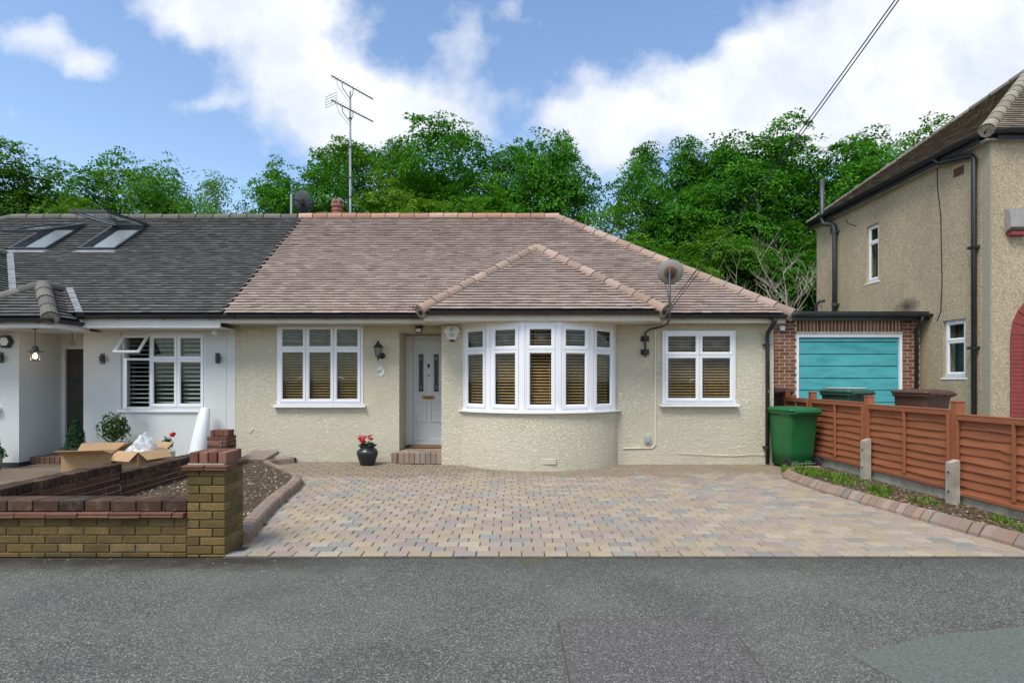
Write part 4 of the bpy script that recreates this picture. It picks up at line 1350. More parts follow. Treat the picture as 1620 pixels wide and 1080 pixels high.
# satellite dish on a cranked pole
def dish(name, label, c, rad, nrm, mat, pole, polemat):
    t = thing(name, label, 'satellite dish', c)
    z = Vector(nrm).normalized()
    x = Vector((0, 0, 1)).cross(z).normalized()
    y_ = z.cross(x)
    Mt = Matrix((x, y_, z)).transposed().to_4x4()
    Mt.translation = Vector(c)
    b_ = MB(Mt)
    prof = [(.001, 0), (rad * .35, rad * .025), (rad * .7, rad * .10), (rad, rad * .21), (rad * 1.02, rad * .225), (rad * 1.0, rad * .245), (rad * .7, rad * .135), (rad * .35, rad * .06), (.001, rad * .035)]
    part('reflector', b_.lathe(prof, n=28, cap=False), mat, t, True)
    ar = MB(Mt)
    ar.tube([(0, -rad * .95, rad * .15), (0, -rad * 1.05, rad * .6), (0, -rad * .55, rad * 1.25)], rad * .045, 6)
    ar.lathe([(rad * .10, 0), (rad * .12, rad * .14), (rad * .09, rad * .3)], (0, -rad * .52, rad * 1.05), 10)
    part('feed_arm', ar, 'dark_grey_metal', t)
    br = MB(Mt)
    br.box(-rad * .32, -rad * .22, -.05, rad * .32, rad * .18, -.004)
    br.box(-rad * .12, -rad * .5, -.075, rad * .12, rad * .1, -.045)
    part('back_bracket', br, 'dark_grey_metal', t)
    return t, Mt


D1, Md = dish('satellite_dish', 'round pale dish with rusty back on a cranked pole by the bay', (2.72, 9.33, 3.36), .215, (.25, .9, .42), 'dish_back', None, None)
part('rust_stain', MB(Md).lathe([(.02, -.004), (.07, -.0035), (.115, .004)], n=16, cap=False), 'rust', D1)
pl_ = MB().tube([(2.39, YR - .05, 1.93), (2.39, YR - .05, 2.30), (2.40, YR - .06, 2.38), (2.46, YR - .12, 2.425), (2.58, 9.45, 2.44), (2.65, 9.33, 2.47), (2.685, 9.28, 2.55), (2.69, 9.27, 2.7), (2.69, 9.27, 3.42)], .019, 8)
part('pole', pl_, 'dark_grey_metal', D1, True)
bk = MB()
for z in (2.02, 2.26):
    bk.cbox((2.39, YR - .012, z), (.075, .012, .048), .005)
    bk.cbox((2.39, YR - .055, z), (.035, .035, .03), .005)
part('wall_bracket', bk, 'black_plastic', D1)
part('cable', MB().tube([(2.66, 9.25, 3.25), (2.60, 9.24, 3.15), (2.64, 9.25, 3.05), (2.668, 9.25, 2.9), (2.67, 9.25, 2.6), (2.55, 9.4, 2.48), (2.3, 9.6, 2.50)], .004, 5), 'black_plastic', D1)
D2, Md2 = dish('satellite_dish', 'dark grey dish on a short pole behind the shared ridge', (-5.28, 13.62, 5.98), .27, (.35, .85, .25), 'dish_dark', None, None)
part('pole', MB().tube([(-5.46, 13.45, 4.9), (-5.46, 13.45, 6.10)], .028, 8), 'galvanised', D2)
part('cross_arm', MB().tube([(-5.46, 13.45, 6.0), (-5.30, 13.58, 5.99)], .02, 6), 'dark_grey_metal', D2)

AM = thing('aerial_mast', 'tall metal mast carrying two television aerials beside the chimney', 'aerial', (-4.21, 14.2, 5))
part('mast', MB().tube([(-4.21, 14.15, 4.5), (-4.21, 14.15, 7.0), (-4.21, 14.15, 9.02)], [.034, .030, .026], 8), 'galvanised', AM)
for zc_ in (6.25, 6.75, 7.55, 8.3):
    part('mast_clamp', MB().lathe([(.043, 0), (.043, .035)], (-4.21, 14.15, zc_), 8), 'dark_grey_metal', AM)
for (z, refl) in ((9.02, False), (8.42, True)):
    a, b = Vector((-4.46, 13.42, z)), Vector((-3.72, 14.55, z))
    bm_ = part('aerial', MB().tube([a, b], .016, 6), 'dark_grey_metal', AM)
    d = (b - a).normalized()
    s_ = Vector((d.y, -d.x, 0))
    el = MB()
    for i in range(14):
        p = a + (b - a) * (.06 + .92 * i / 13)
        l = .13 - .005 * i
        el.tube([p - s_ * l + Vector((0, 0, .015)), p + s_ * l + Vector((0, 0, .015))], .0045, 4)
    if refl:
        for j in range(5):
            zz = z - .13 + j * .065
            el.tube([a - s_ * .22 + Vector((0, 0, zz - z)), a + s_ * .22 + Vector((0, 0, zz - z))], .006, 4)
        for u in (-.22, 0, .22):
            el.tube([a + s_ * u + Vector((0, 0, -.14)), a + s_ * u + Vector((0, 0, .14))], .006, 4)
    part('elements', el, 'galvanised', bm_)
    st_ = MB().tube([a + (b - a) * .24, a + (b - a) * .26 + Vector((0, 0, -.16)), Vector((-4.21, 14.15, z - .20)), a + (b - a) * .50 + Vector((0, 0, -.14)), a + (b - a) * .50], .010, 5)
    st_.tube([a + (b - a) * .1, a + (b - a) * .16 + Vector((0, 0, -.2)), Vector((-4.24, 14.12, z - .28))], .005, 4)
    part('stay', st_, 'dark_grey_metal', bm_)

for i, dx in enumerate((0.0, .05)):
    A0 = Vector((2.66 + dx, 9.42, 2.72 - dx * .3))
    B0 = Vector((3.475 + dx * .7, 5.0, 5.03))
    dirv = B0 - A0
    pts = []
    for j in range(25):
        t = j / 24 * 1.5
        p = A0 + dirv * t
        p.z -= .09 * (4 * (t / 1.5) * (1 - t / 1.5)) * 1.0
        pts.append(p)
    lone('telephone_wire', MB().tube(pts, .0062, 5), 'black_plastic', 'thin black overhead wire, %s of the pair running down to the eaves' % ('left', 'right')[i], 'wire', group='overhead wires to the bungalow')

# geranium pot
PT = thing('flower_pot', 'round dark glazed pot of red geraniums beside the step', 'plant pot', (-2.58, 9.72, 0))
gx, gy = -2.585, 9.72
part('pot', MB().lathe([(.115, 0), (.125, .01), (.165, .13), (.185, .20), (.188, .235), (.175, .27), (.140, .295), (.125, .31), (.128, .325), (.155, .345), (.158, .352), (.140, .352), (.12, .33), (.12, .30)], (gx, gy, 0), 28), 'pot_glaze', PT, True)
gl = MB()
for i in range(170):
    a, r_ = U_(0, 6.28), .15 * math.sqrt(random.random())
    x, y_, z = gx + math.cos(a) * r_, gy + math.sin(a) * r_, .345 + U_(0, .10) * (1 - r_ / .2)
    s_, b = U_(.014, .028), U_(0, 6.28)
    tl = U_(-.5, .5)
    gl.cur = U_(.01, .99)
    gl.add([(x + math.cos(b + R(60 * j)) * s_, y_ + math.sin(b + R(60 * j)) * s_, z + tl * math.cos(R(60 * j)) * s_) for j in range(6)], [(0, 1, 2, 3, 4, 5)])
tag(part('leaves', gl, 'leaf_box', PT), kind='stuff')
for (ox, oz, rr) in ((-.13, .50, .045), (-.085, .44, .05), (-.04, .50, .04), (-.06, .42, .045), (.05, .50, .048), (.08, .47, .03), (-.11, .455, .03)):
    b_ = MB()
    for i in range(26):
        v = Vector((random.gauss(0, 1), random.gauss(0, 1), random.gauss(0, 1))).normalized()
        p = Vector((gx + ox, gy - .03, oz)) + v * rr * U_(.6, 1.1)
        s_ = v.orthogonal().normalized() * .016
        t_ = v.cross(s_)
        b_.add([p + s_, p + t_, p - s_, p - t_], [(0, 1, 2, 3)])
    part('flower_head', b_, 'petal_red', PT)
part('stems', MB().tube([(gx - .02, gy, .34), (gx - .08, gy - .02, .46)], .004, 4).tube([(gx + .02, gy, .34), (gx + .05, gy - .02, .47)], .004, 4), 'leaf_box', PT)
SLB = lone('paving_slab', MB(Matrix.Translation((-4.52, 9.72, .16)) @ Matrix.Rotation(R(9), 4, 'X') @ Matrix.Rotation(R(-4), 4, 'Z')).cbox((0, 0, 0), (.24, .26, .03), .006), 'kerb_stone', 'loose brown paving slab lying against the cream wall by the bed', 'slab')

# ================================================================== the white bungalow
H2 = thing('bungalow', 'white rendered bungalow with dark grey tiled roof and open skylights', 'house', (-9, 10.1, 0))
wl = MB()
wall_hole(wl, -7.96, -5.31, YL - .004, YL + .25, -.1, 2.60, -7.27, -5.70, .97, 2.40)
wl.box(-7.96, YL + .251, -.1, -7.75, 10.9, 2.60)
wl.box(-8.77, 10.56, 2.20, -7.961, 10.9, 2.60)
wl.box(-12.6, 9.67, -.1, -8.77, 10.9, 2.60)
wl.box(-5.305, YL - .004, -.1, -5.142, YL + .25, 2.60)
wl.box(-15.7, 10.91, -.1, -12.4, 17, 2.6).box(-15.6, 16.75, -.1, -5.31, 17, 2.6)
part('wall', wl, 'white_render', H2)
part('plinth', MB().box(-12.6, 9.655, -.05, -8.757, 10.55, .055), 'ink', H2)
part('ceiling', MB().box(-12.3, 10.92, 2.52, -5.32, 16.7, 2.59).box(-7.74, 10.36, 2.52, -5.32, 10.915, 2.59), 'room_plaster', H2)
part('inner_wall', MB().box(-8.7, 13.2, -.05, -5.32, 13.3, 2.5), 'room_plaster', H2)
M3 = frameM((-7.27, YL + .03), (1, 0), (0, -1))
w3, c3 = window(H2, M3, 1.57, .975, 2.398, 1.905, 3, leads=False, openers=((0, 0), (0, 1)), depth=.08)
for i in range(3):
    blind(M3, c3[i] + .03, c3[i + 1] - .03, 1.0, 2.38, 'white venetian blind behind the %s light of the open white bungalow window' % names3[i], 'white slatted blinds in the neighbouring window', mat='slat_white', tilt=14 + 8 * i, back=.14, pitch=.082, sw=.036)
# the two open lights of the left column
a0, a1 = c3[0] + .02, c3[1] - .006
Mo = frameM((-7.27 + a0, YL + .03 - .02), (1, 0), (0, -1)) @ Matrix.Translation((0, 0, 2.35)) @ Matrix.Rotation(R(40), 4, 'X') @ Matrix.Translation((0, 0, -2.35))
s_ = MB(Mo)
sash_ring(s_, 0, a1 - a0, 1.91, 2.35, .055, -.012, .020)
part('sash', s_, 'upvc', w3)
part('pane', MB(Mo).box(.05, -.006, 1.96, a1 - a0 - .05, 0, 2.30), 'glass', w3)
an = R(-52)
Mo2 = frameM((-7.27 + a0, YL + .03 - .02), (math.cos(an), math.sin(an)), (math.sin(an), -math.cos(an)))
s_ = MB(Mo2)
sash_ring(s_, 0, a1 - a0, 1.02, 1.90, .055, -.020, .012)
part('sash', s_, 'upvc', w3)
part('pane', MB(Mo2).box(.05, -.006, 1.07, a1 - a0 - .05, 0, 1.85), 'glass', w3)
part('bay_window_sill', MB().box(-9.7, 9.57, .98, -9.08, 9.669, 1.03), 'upvc', H2)
# its door
dy = 10.62
part('door_frame', MB().box(-8.768, dy - .04, .14, -8.70, dy + .06, 2.199).box(-8.699, dy - .04, 2.12, -7.962, dy + .06, 2.199).box(-8.699, dy - .05, .14, -7.962, dy + .06, .19), 'door_white', H2)
dd = part('door', MB().box(-8.698, dy, .191, -7.97, dy + .05, 2.119), 'door_dark', H2)
part('door_plate', MB().cbox((-8.50, dy - .006, 1.50), (.05, .008, .055), .003), 'ink', dd)
SS = thing('door_step', 'dark brick step below the neighbouring dark front door', 'step', (-8.4, 10.1, 0))
part('step_top', MB().box(-8.76, 9.98, -.05, -7.965, 10.57, .118), 'slab_stone', SS)
for i in range(9):
    lay(SS, 'dark_brick', 'v', (.042, .05, .060), (-8.72 + i * .092, 9.925, .062))

# roof of the white bungalow
rf = MB()
hx1 = -12.16


def onroof(x, v, h_=0.0):
    return Vector((x, EY + v * CP - h_ * SP, ZE + v * SP + h_ * CP))


SK = []
v0, v1 = (11.70 - EY) / CP, (12.74 - EY) / CP
SK = [(-10.74, -10.02, v0, v1), (-9.26, -8.54, v0, v1)]
us = [-15.9, SK[0][0], SK[0][1], SK[1][0], SK[1][1], -5.14]
rp = lambda x, v: tuple(onroof(x, v))
rf.add([rp(-15.9, 0), rp(SK[0][0], 0), rp(SK[0][0], Lm), rp(hx1, Lm)], [(0, 1, 2, 3)])
for i in range(1, 5):
    a, b = us[i], us[i + 1]
    if i in (1, 3):
        rf.add([rp(a, 0), rp(b, 0), rp(b, v0), rp(a, v0)], [(0, 1, 2, 3)])
        rf.add([rp(a, v1), rp(b, v1), rp(b, Lm), rp(a, Lm)], [(0, 1, 2, 3)])
    else:
        rf.add([rp(a, 0), rp(b, 0), rp(b, Lm), rp(a, Lm)], [(0, 1, 2, 3)])
rf.add([(-15.9, EY, ZE), (hx1, RY, RZ), (-5.14, RY, RZ), (-15.9, EY + 7.44, ZE), (-5.14, EY + 7.44, ZE)], [(0, 1, 3), (1, 2, 4, 3)])
# bay roof (mirror of the other half) and the porch roof
mbx0, mbx1 = -10.24 - BX1, -10.24 - BX0
mc = (mbx0 + mbx1) / 2
rf.add([(mbx0, BY, ZE), (mbx1, BY, ZE), (mc, BY + bh, BZ), (mbx0, EY, ZE), (mbx1, EY, ZE), (mc, EY + bh, BZ)], [(0, 1, 2), (0, 2, 5, 3), (1, 4, 5, 2)])
pcx2, pcy2, pz, prr = -7.60, 8.95, 2.55, .9
pax, pay, paz = pcx2 - prr, pcy2 + prr, pz + TAN * prr
pey = EY + (paz - ZE) / TAN + .06
rf.add([(pcx2, pcy2, pz), (pax, pay, paz), (pcx2 - 2 * prr, pcy2, pz), (pcx2, EY - .05, pz), (pax, pey, paz), (pcx2 - 2 * prr, EY - .05, pz), (pcx2, pey, pz)], [(2, 0, 1), (0, 6, 4, 1), (2, 1, 4, 5)])
roof2 = part('roof', rf, 'deck_dark', H2)
GT = MB()


def skip2(u, v):
    for (a, b, c_, d_) in SK:
        if a - .06 < u < b + .06 and c_ - .14 < v < d_ + .03: return True
    return False


tiles((0, EY - .02, ZE + .004), (1, 0, 0), SF, Lm, lambda v: (-15.9 + v * CP, -5.075), .100, .166, 'grey_tile', GT, roof2, own=lambda k_, u, v: u > -7.2 and k_ < 23, thick=.030, skip=skip2)
tiles((mbx1, BY, ZE + .004), (0, 1, 0), (-CP, 0, SP), bh / CP, lambda v: (v * CP, EY - BY + v * CP), .100, .166, 'grey_tile', GT, thick=.030)
tiles((mbx0, BY, ZE + .004), (1, 0, 0), SF, bh / CP, lambda v: (v * CP, 2 * bh - v * CP), .100, .166, 'grey_tile', GT, thick=.030)
tiles((pcx2 - 2 * prr, pcy2 - .02, pz + .004), (1, 0, 0), SF, prr / CP, lambda v: (v * CP, 2 * prr - v * CP), .100, .166, 'grey_tile', GT, thick=.030)
tiles((pcx2, pcy2, pz + .004), (0, 1, 0), (-CP, 0, SP), prr / CP, lambda v: (v * CP, EY - pcy2 + (v * SP - (ZE - pz)) / TAN * 1.0 if v * SP > ZE - pz else EY - pcy2), .100, .166, 'grey_tile', GT, thick=.030)
tag(part('far_tiles', GT, 'grey_tile', roof2), kind='stuff')
ridge_run((-5.2, RY, RZ + .04), (hx1, RY, RZ + .04), .105, .42, 'ridge_grey', roof2)
ridge_run((-15.9, EY, ZE + .02), (hx1, RY, RZ + .04), .105, .42, 'ridge_grey', roof2, 'hip_tile')
ridge_run((pcx2 + .03, pcy2 - .03, pz + .03), (pax, pay, paz + .04), .12, .42, 'ridge_grey', roof2, 'hip_tile', bed='mortar')
ridge_run((pcx2 - 2 * prr - .03, pcy2 - .03, pz + .03), (pax, pay, paz + .04), .115, .42, 'ridge_grey', roof2, 'hip_tile', bed='mortar')
ridge_run((pax, pay + .05, paz + .04), (pax, pey + .02, paz + .04), .11, .42, 'ridge_grey', roof2)
ridge_run((mc, BY + bh, BZ + .04), (mc, EY + bh, BZ + .04), .11, .42, 'ridge_grey', roof2)
ridge_run((mbx1, BY, ZE + .02), (mc, BY + bh, BZ + .04), .11, .42, 'ridge_grey', roof2, 'hip_tile')


def strip(A, B, w_, h_, mat, name, parent):
    A, B = Vector(A), Vector(B)
    d = Vector((1, 0, 0)) * w_
    up = Vector((0, -.6, .8)) * h_
    part(name, MB().add([A + up, A + d + up, B + d + up, B + up, A, A + d, B + d, B], [(0, 1, 2, 3), (4, 5, 1, 0), (5, 6, 2, 1), (7, 4, 0, 3)]), mat, parent)


vt = (paz - ZE) / SP
strip(onroof(pcx2 - .02, .0), onroof(pax + .10, vt), .13, .05, 'lead_sheet', 'valley_lead', roof2)
strip(onroof(mbx1 - .02, .0), onroof(mc + .06, bh / CP), .14, .05, 'lead_sheet', 'valley_lead', roof2)
# skylights
for i, (a, b, c_, d_) in enumerate(SK):
    sk2 = thing('skylight', ('open roof window on the left, its sash drooping towards the gutter', 'open roof window on the right, its sash swung up level with the ridge')[i], 'skylight', onroof(a, c_))
    Ms = Matrix((Vector((1, 0, 0)), Vector(SF), Vector((0, -SP, CP)))).transposed().to_4x4()
    Ms.translation = onroof(a, c_)
    W, L_ = b - a, d_ - c_
    f_ = MB(Ms)
    ring(f_, -.05, W + .05, -.05, L_ + .05, .05, 0, 0)
    f_ = MB(Ms)
    for (x0, y0, x1, y1) in ((-.05, -.05, 0, L_ + .05), (W, -.05, W + .05, L_ + .05), (0, -.05, W, 0), (0, L_, W, L_ + .05)):
        f_.box(x0, y0, -.06, x1, y1, .075)
    part('frame', f_, 'dark_grey_metal', sk2)
    part('apron', MB(Ms).box(-.10, -.17, .030, W + .10, -.051, .036), 'lead_sheet', sk2)
    rv = MB(Ms)
    rv.box(0, -.02, -.5, .012, L_ + .02, -.061).box(W - .012, -.02, -.5, W, L_ + .02, -.061).box(.012, L_, -.5, W - .012, L_ + .02, -.061).box(.012, -.02, -.5, W - .012, 0, -.061).box(.0, 0, -.53, W, L_, -.501)
    part('reveal', rv, 'upvc', sk2)
    angS = (R(-58), R(-35))[i] * -1
    Mh = Ms @ Matrix.Translation((0, L_, .08)) @ Matrix.Rotation(-((R(15), R(33))[i]), 4, 'X')
    s_ = MB(Mh)
    for (x0, y0, x1, y1) in ((-.045, -L_, .03, 0), (W - .03, -L_, W + .045, 0), (.03, -L_, W - .03, -L_ + .075), (.03, -.075, W - .03, 0)):
        s_.box(x0, y0, -.03, x1, y1, .025)
    so_ = part('sash', s_, 'dark_grey_metal', sk2)
    part('sash_lining', MB(Mh).box(.0301, -L_ + .0751, -.034, .06, -.0751, -.02).box(W - .06, -L_ + .0751, -.034, W - .0301, -.0751, -.02).box(.0601, -L_ + .0751, -.034, W - .0601, -L_ + .10, -.02), 'upvc', so_)
    part('pane', MB(Mh).box(.031, -L_ + .076, -.004, W - .031, -.076, .006), 'glass', so_)
# fascias, gutters
fa = MB()
fa.box(pcx2 - .02, EY + .06, 2.44, -5.145, EY + .085, 2.645)
fa.box(pcx2 - 2 * prr - 2, pcy2 + .06, 2.385, pcx2 - .03, pcy2 + .085, 2.53).box(pcx2 - .055, pcy2 + .0851, 2.385, pcx2 - .03, EY + .3, 2.53)
part('fascia', fa, 'fascia_white', H2)
so = MB().box(pcx2 - .029, EY + .0851, 2.445, -5.145, YL + .01, 2.46)
so.box(-12, pcy2 + .0851, 2.39, pcx2 - .056, 9.669, 2.405).box(-8.769, 9.67, 2.39, pcx2 - .056, YL - .005, 2.405).box(-8.769, YL - .0049, 2.39, -7.961, 10.559, 2.405)
part('soffit', so, 'fascia_white', H2)
g3 = gutter([(-5.13, EY, gz), (pcx2, EY, gz)][::-1], H2, .062)
brackets(g3, [-5.3, -6.1, -6.9], EY, gz, .062)
g4 = gutter([(-12, pcy2, pz - .02), (pcx2 + .02, pcy2, pz - .02), (pcx2 + .02, EY + .1, pz - .02)], H2, .062)
brackets(g4, [-7.8, -8.4], pcy2, pz - .02, .062)


def cube_lamp(label, x, y_, z):
    t = thing('wall_light', label, 'lamp', (x, y_, z), group='black wall lights on the white bungalow')
    part('back_plate', MB().cbox((x, y_ - .012, z), (.038, .012, .095), .003), 'black_plastic', t)
    part('lamp_tube', MB().lathe([(.040, -.05), (.042, -.048), (.042, .048), (.040, .05)], (x + .035, y_ - .075, z), 14), 'black_plastic', t)


cube_lamp('black wall light left of the open casement window', -7.60, YL, 1.915)
cube_lamp('black wall light right of the open casement window', -5.46, YL, 1.925)
cube_lamp('black wall light at the left edge below the hexagonal alarm', -9.08, 9.67, 1.92)
alarm('black and white hexagonal alarm box at the left edge', -8.98, 9.665, 2.20, .125, [(-.5, .87), (.5, .87), (1, 0), (.5, -.87), (-.5, -.87), (-1, 0)], 'ink', -.06, 'ink', False)
part('alarm_face', MB(Matrix.Translation((-8.98, 9.6055, 2.20)) @ Matrix.Rotation(R(90), 4, 'X')).lathe([(.082, 0), (.082, .004)], n=6), 'plaque', bpy.data.objects['alarm_box.001'])
lone('security_camera', MB().lathe([(.03, 0), (.03, .04), (.045, .05)], (-5.42, YL - .2, 2.40), 12).cbox((-5.42, YL - .2, 2.375), (.032, .05, .03), .01), 'plaque', 'small white security camera under the eaves by the party wall', 'camera')
# hanging porch lantern, lit
HL = thing('hanging_lantern', 'lit black lantern hanging from the white porch ceiling', 'lamp', (-8.07, 9.2, 2.28))
hx, hy, hz0 = -8.07, 9.2, 1.90
part('rod', MB().tube([(hx, hy, 2.388), (hx, hy, hz0 + .18)], .008, 6).lathe([(.035, 0), (.035, .012)], (hx, hy, 2.376), 12), 'rust', HL)
part('hood', MB().lathe([(.012, .20), (.045, .185), (.05, .13), (.055, .115), (.115, .10), (.115, .092), (.03, .095)], (hx, hy, hz0), 16), 'black_plastic', HL)
cg = MB().lathe([(.065, -.055), (.065, -.045)], (hx, hy, hz0), 12)
for i in range(6):
    a = R(60 * i)
    cg.tube([(hx + .062 * math.cos(a), hy + .062 * math.sin(a), hz0 - .05), (hx + .062 * math.cos(a), hy + .062 * math.sin(a), hz0 + .1)], .004, 4)
part('cage', cg, 'black_plastic', HL)
part('bulb', MB().lathe([(.006, -.03), (.028, -.015), (.033, .01), (.025, .04), (.014, .06)], (hx, hy, hz0 + .01), 12), 'bulb_glow', HL, True)
lp_ = bpy.data.objects.new('bulb_light', bpy.data.lights.new('bulb_light', 'POINT'))
col.objects.link(lp_)
lp_.data.energy = 4
lp_.data.color = (1, .7, .4)
lp_.data.shadow_soft_size = .04
lp_.parent = HL
lp_.location = Vector((hx, hy, hz0 - .01)) - WT[HL.name]
FD = thing('ceiling_bulb', 'small glass bulb fitting hanging over the dark front door', 'lamp', (-8.25, 10.2, 2.28))
part('flex', MB().tube([(-8.25, 10.2, 2.389), (-8.25, 10.2, 2.26)], .008, 6), 'rust', FD)
part('globe', MB().lathe([(.01, .0), (.05, .03), (.055, .07), (.03, .11)], (-8.25, 10.2, 2.16), 12), 'glass', FD, True)

# neighbour's paved drive
ND = struct('neighbour_drive', MB().box(-14, 4.95, -.2, -5.0, 10.9, -.02), 'joint_sand')
sm = [MB().cbox((0, 0, 0), (.295, .144, .02), .004).mesh('slab') for i in range(2)]
y, rw = 5.1, 0
while y < 9.95:
    x = -5.33 - (rw % 2) * .3
    while x > -9.9:
        if not (x < -8.6 and y > 9.5):
            link('slab', sm[rw % 2], 'slab_stone', ND, M=Matrix.Translation((x, y, -.018 + U_(-.002, .002))) @ Matrix.Rotation(U_(-.006, .006), 4, 'Z'))
        x -= .6
    y += .296
    rw += 1


# boxes, film, sheet
def carton(name, label, loc, rz, w_, d_, h_, flaps):
    t = thing(name, label, 'box', loc, rz, 'cardboard boxes outside the white bungalow')
    b_ = MB()
    th = .005
    b_.box(-w_ / 2, -d_ / 2, 0, w_ / 2, -d_ / 2 + th, h_).box(-w_ / 2, d_ / 2 - th, 0, w_ / 2, d_ / 2, h_)
    b_.box(-w_ / 2, -d_ / 2 + th, 0, -w_ / 2 + th, d_ / 2 - th, h_).box(w_ / 2 - th, -d_ / 2 + th, 0, w_ / 2, d_ / 2 - th, h_)
    b_.box(-w_ / 2 + th, -d_ / 2 + th, 0, w_ / 2 - th, d_ / 2 - th, th)
    part('carton', b_, 'cardboard', t, local=True)
    for side, ang, ln in flaps:
        if side in 'fb':
            s_ = -1 if side == 'f' else 1
            p = [(-w_ / 2, s_ * d_ / 2, h_), (w_ / 2, s_ * d_ / 2, h_)]
            o = Vector((0, s_ * math.cos(R(ang)), math.sin(R(ang)))) * ln
            tap = Vector((.03, 0, 0))
        else:
            s_ = -1 if side == 'l' else 1
            p = [(s_ * w_ / 2, -d_ / 2, h_), (s_ * w_ / 2, d_ / 2, h_)]
            o = Vector((s_ * math.cos(R(ang)), 0, math.sin(R(ang)))) * ln
            tap = Vector((0, .03, 0))
        p = [Vector(x) for x in p]
        nn = (p[1] - p[0]).cross(o).normalized() * .004
        q4 = [p[0], p[1], p[1] + o - tap, p[0] + o + tap]
        part('flap', MB().add([v + nn for v in q4] + [v - nn for v in q4], [(0, 1, 2, 3), (7, 6, 5, 4), (0, 4, 5, 1), (1, 5, 6, 2), (2, 6, 7, 3), (3, 7, 4, 0)]), 'cardboard', t, local=True)
    return t


carton('cardboard_box', 'open cardboard box with its front flap lying forward, left of the other', (-6.15, 8.0, 0.003), .25, .62, .44, .46, (('f', 18, .24), ('b', 60, .12), ('r', 40, .2)))
carton('cardboard_box', 'open cardboard box stuffed with clear plastic film, right of the other', (-5.48, 8.05, 0.003), -.35, .46, .44, .49, (('f', -48, .17), ('r', -38, .18), ('l', -20, .2), ('b', 30, .15)))
fm = MB()
nx_ = 22
pv = []
for i in range(nx_ + 1):
    for j in range(nx_ + 1):
        u, v = i / nx_ * 2 - 1, j / nx_ * 2 - 1
        rr_ = math.sqrt(u * u + v * v)
        nz_ = noise.noise(Vector((u * 2.6, v * 2.6, 3.1))) * .10 + noise.noise(Vector((u * 7, v * 7, 1.1))) * .05
        hgt = .15 * max(0, 1 - rr_ ** 2 * .6) + .12 * math.exp(-(((u - .3) * 1.7) ** 4 + ((v + .1) * 1.6) ** 4)) + nz_ * max(0, 1.3 - rr_)
        pv.append((-5.48 + u * .21, 8.05 + v * .20, .43 + hgt))
fc = [(i * (nx_ + 1) + j, (i + 1) * (nx_ + 1) + j, (i + 1) * (nx_ + 1) + j + 1, i * (nx_ + 1) + j + 1) for i in range(nx_) for j in range(nx_)]
lone('plastic_film', fm.add(pv, fc), 'plastic_film', 'crumpled translucent plastic film bulging out of the cardboard box', 'packaging', True)
RS = thing('rolled_sheet', 'white rolled foam sheet leaning against the white wall', 'roll', (-5.62, 9.8, 0))
part('roll', MB(Matrix.Translation((-5.62, 9.72, 0)) @ Matrix.Rotation(R(-9), 4, 'X') @ Matrix.Rotation(R(3), 4, 'Y')).lathe([(.17, 0), (.168, .02), (.12, .6), (.075, 1.02), (.068, 1.03), (.03, 1.02)], n=20), 'foam_sheet', RS, True)
part('loose_edge', MB(Matrix.Translation((-5.80, 9.72, 0)) @ Matrix.Rotation(R(-9), 4, 'X') @ Matrix.Rotation(R(9), 4, 'Y')).box(-.012, -.05, 0, .012, .05, .95), 'foam_sheet', RS)


def bush(name, label, loc, pot, potmat, shape, n, leaf, mat, cat='plant'):
    t = thing(name, label, cat, loc)
    part('pot', MB().lathe(pot, (0, 0, 0), 20), potmat, t, True, local=True)
    b_ = MB()
    for i in range(n):
        p, nn = shape()
        p, nn = Vector(p), (Vector(nn) + Vector((random.gauss(0, .5), random.gauss(0, .5), random.gauss(0, .5)))).normalized()
        s_ = nn.orthogonal().normalized()
        s_ = (Matrix.Rotation(U_(0, 6.28), 3, nn) @ s_)
        t_ = nn.cross(s_)
        L_ = leaf * U_(.6, 1.3)
        b_.cur = U_(.01, .99)
        b_.add([p - s_ * L_, p + t_ * L_ * .5, p + s_ * L_, p - t_ * L_ * .5], [(0, 1, 2, 3)])
    tag(part('foliage', b_, mat, t, local=True), kind='stuff')
    return t


def cone_shape(h_, r_, z0):
    def f():
        k_ = random.random() ** .7
        z = h_ * (1 - k_)
        a = U_(0, 6.28)
        rr = r_ * k_ * U_(.6, 1.05) * (1 + .15 * math.sin(z * 22))
        return (math.cos(a) * rr, math.sin(a) * rr, z0 + z), (math.cos(a), math.sin(a), .4)
    return f


def ball_shape(rx1, rz1, z0):
    def f():
        v = Vector((random.gauss(0, 1), random.gauss(0, 1), random.gauss(0, 1))).normalized()
        k_ = U_(.45, 1.05)
        lump = 1 + .18 * math.sin(v.x * 7 + v.z * 5)
        return (v.x * rx1 * k_ * lump, v.y * rx1 * k_, z0 + v.z * rz1 * k_ * lump), v
    return f


bush('topiary_cone', 'dark clipped conical evergreen beside the dark front door', (-7.80, 9.72, 0), [(.13, 0), (.16, .22), (.17, .24), (.15, .24)], 'pot_white', cone_shape(.72, .22, .22), 1500, .022, 'leaf_box')
bush('topiary_cone', 'dark clipped conical evergreen cut by the left edge of the picture', (-8.93, 9.38, 0), [(.09, 0), (.11, .18), (.12, .20), (.10, .20)], 'pot_green', cone_shape(.52, .16, .18), 900, .022, 'leaf_box')
bu = bush('potted_shrub', 'leafy potted camellia-like shrub in a white trough under the window', (-7.10, 9.70, 0), [(.20, 0), (.24, .36), (.27, .37), (.27, .40), (.23, .40)], 'pot_white', ball_shape(.25, .28, .64), 700, .035, 'leaf_shrub')
part('stem', MB().tube([(0, 0, .38), (.0, .0, .6), (-.05, 0, .98)], [.012, .008, .003], 5), 'bark', bu, local=True)
fp = bush('potted_flower', 'pale green pot with a single dark red bloom beside the boxes', (-6.05, 9.55, 0), [(.10, 0), (.12, .26), (.13, .27), (.11, .27)], 'pot_green', ball_shape(.08, .14, .40), 120, .03, 'leaf_box')
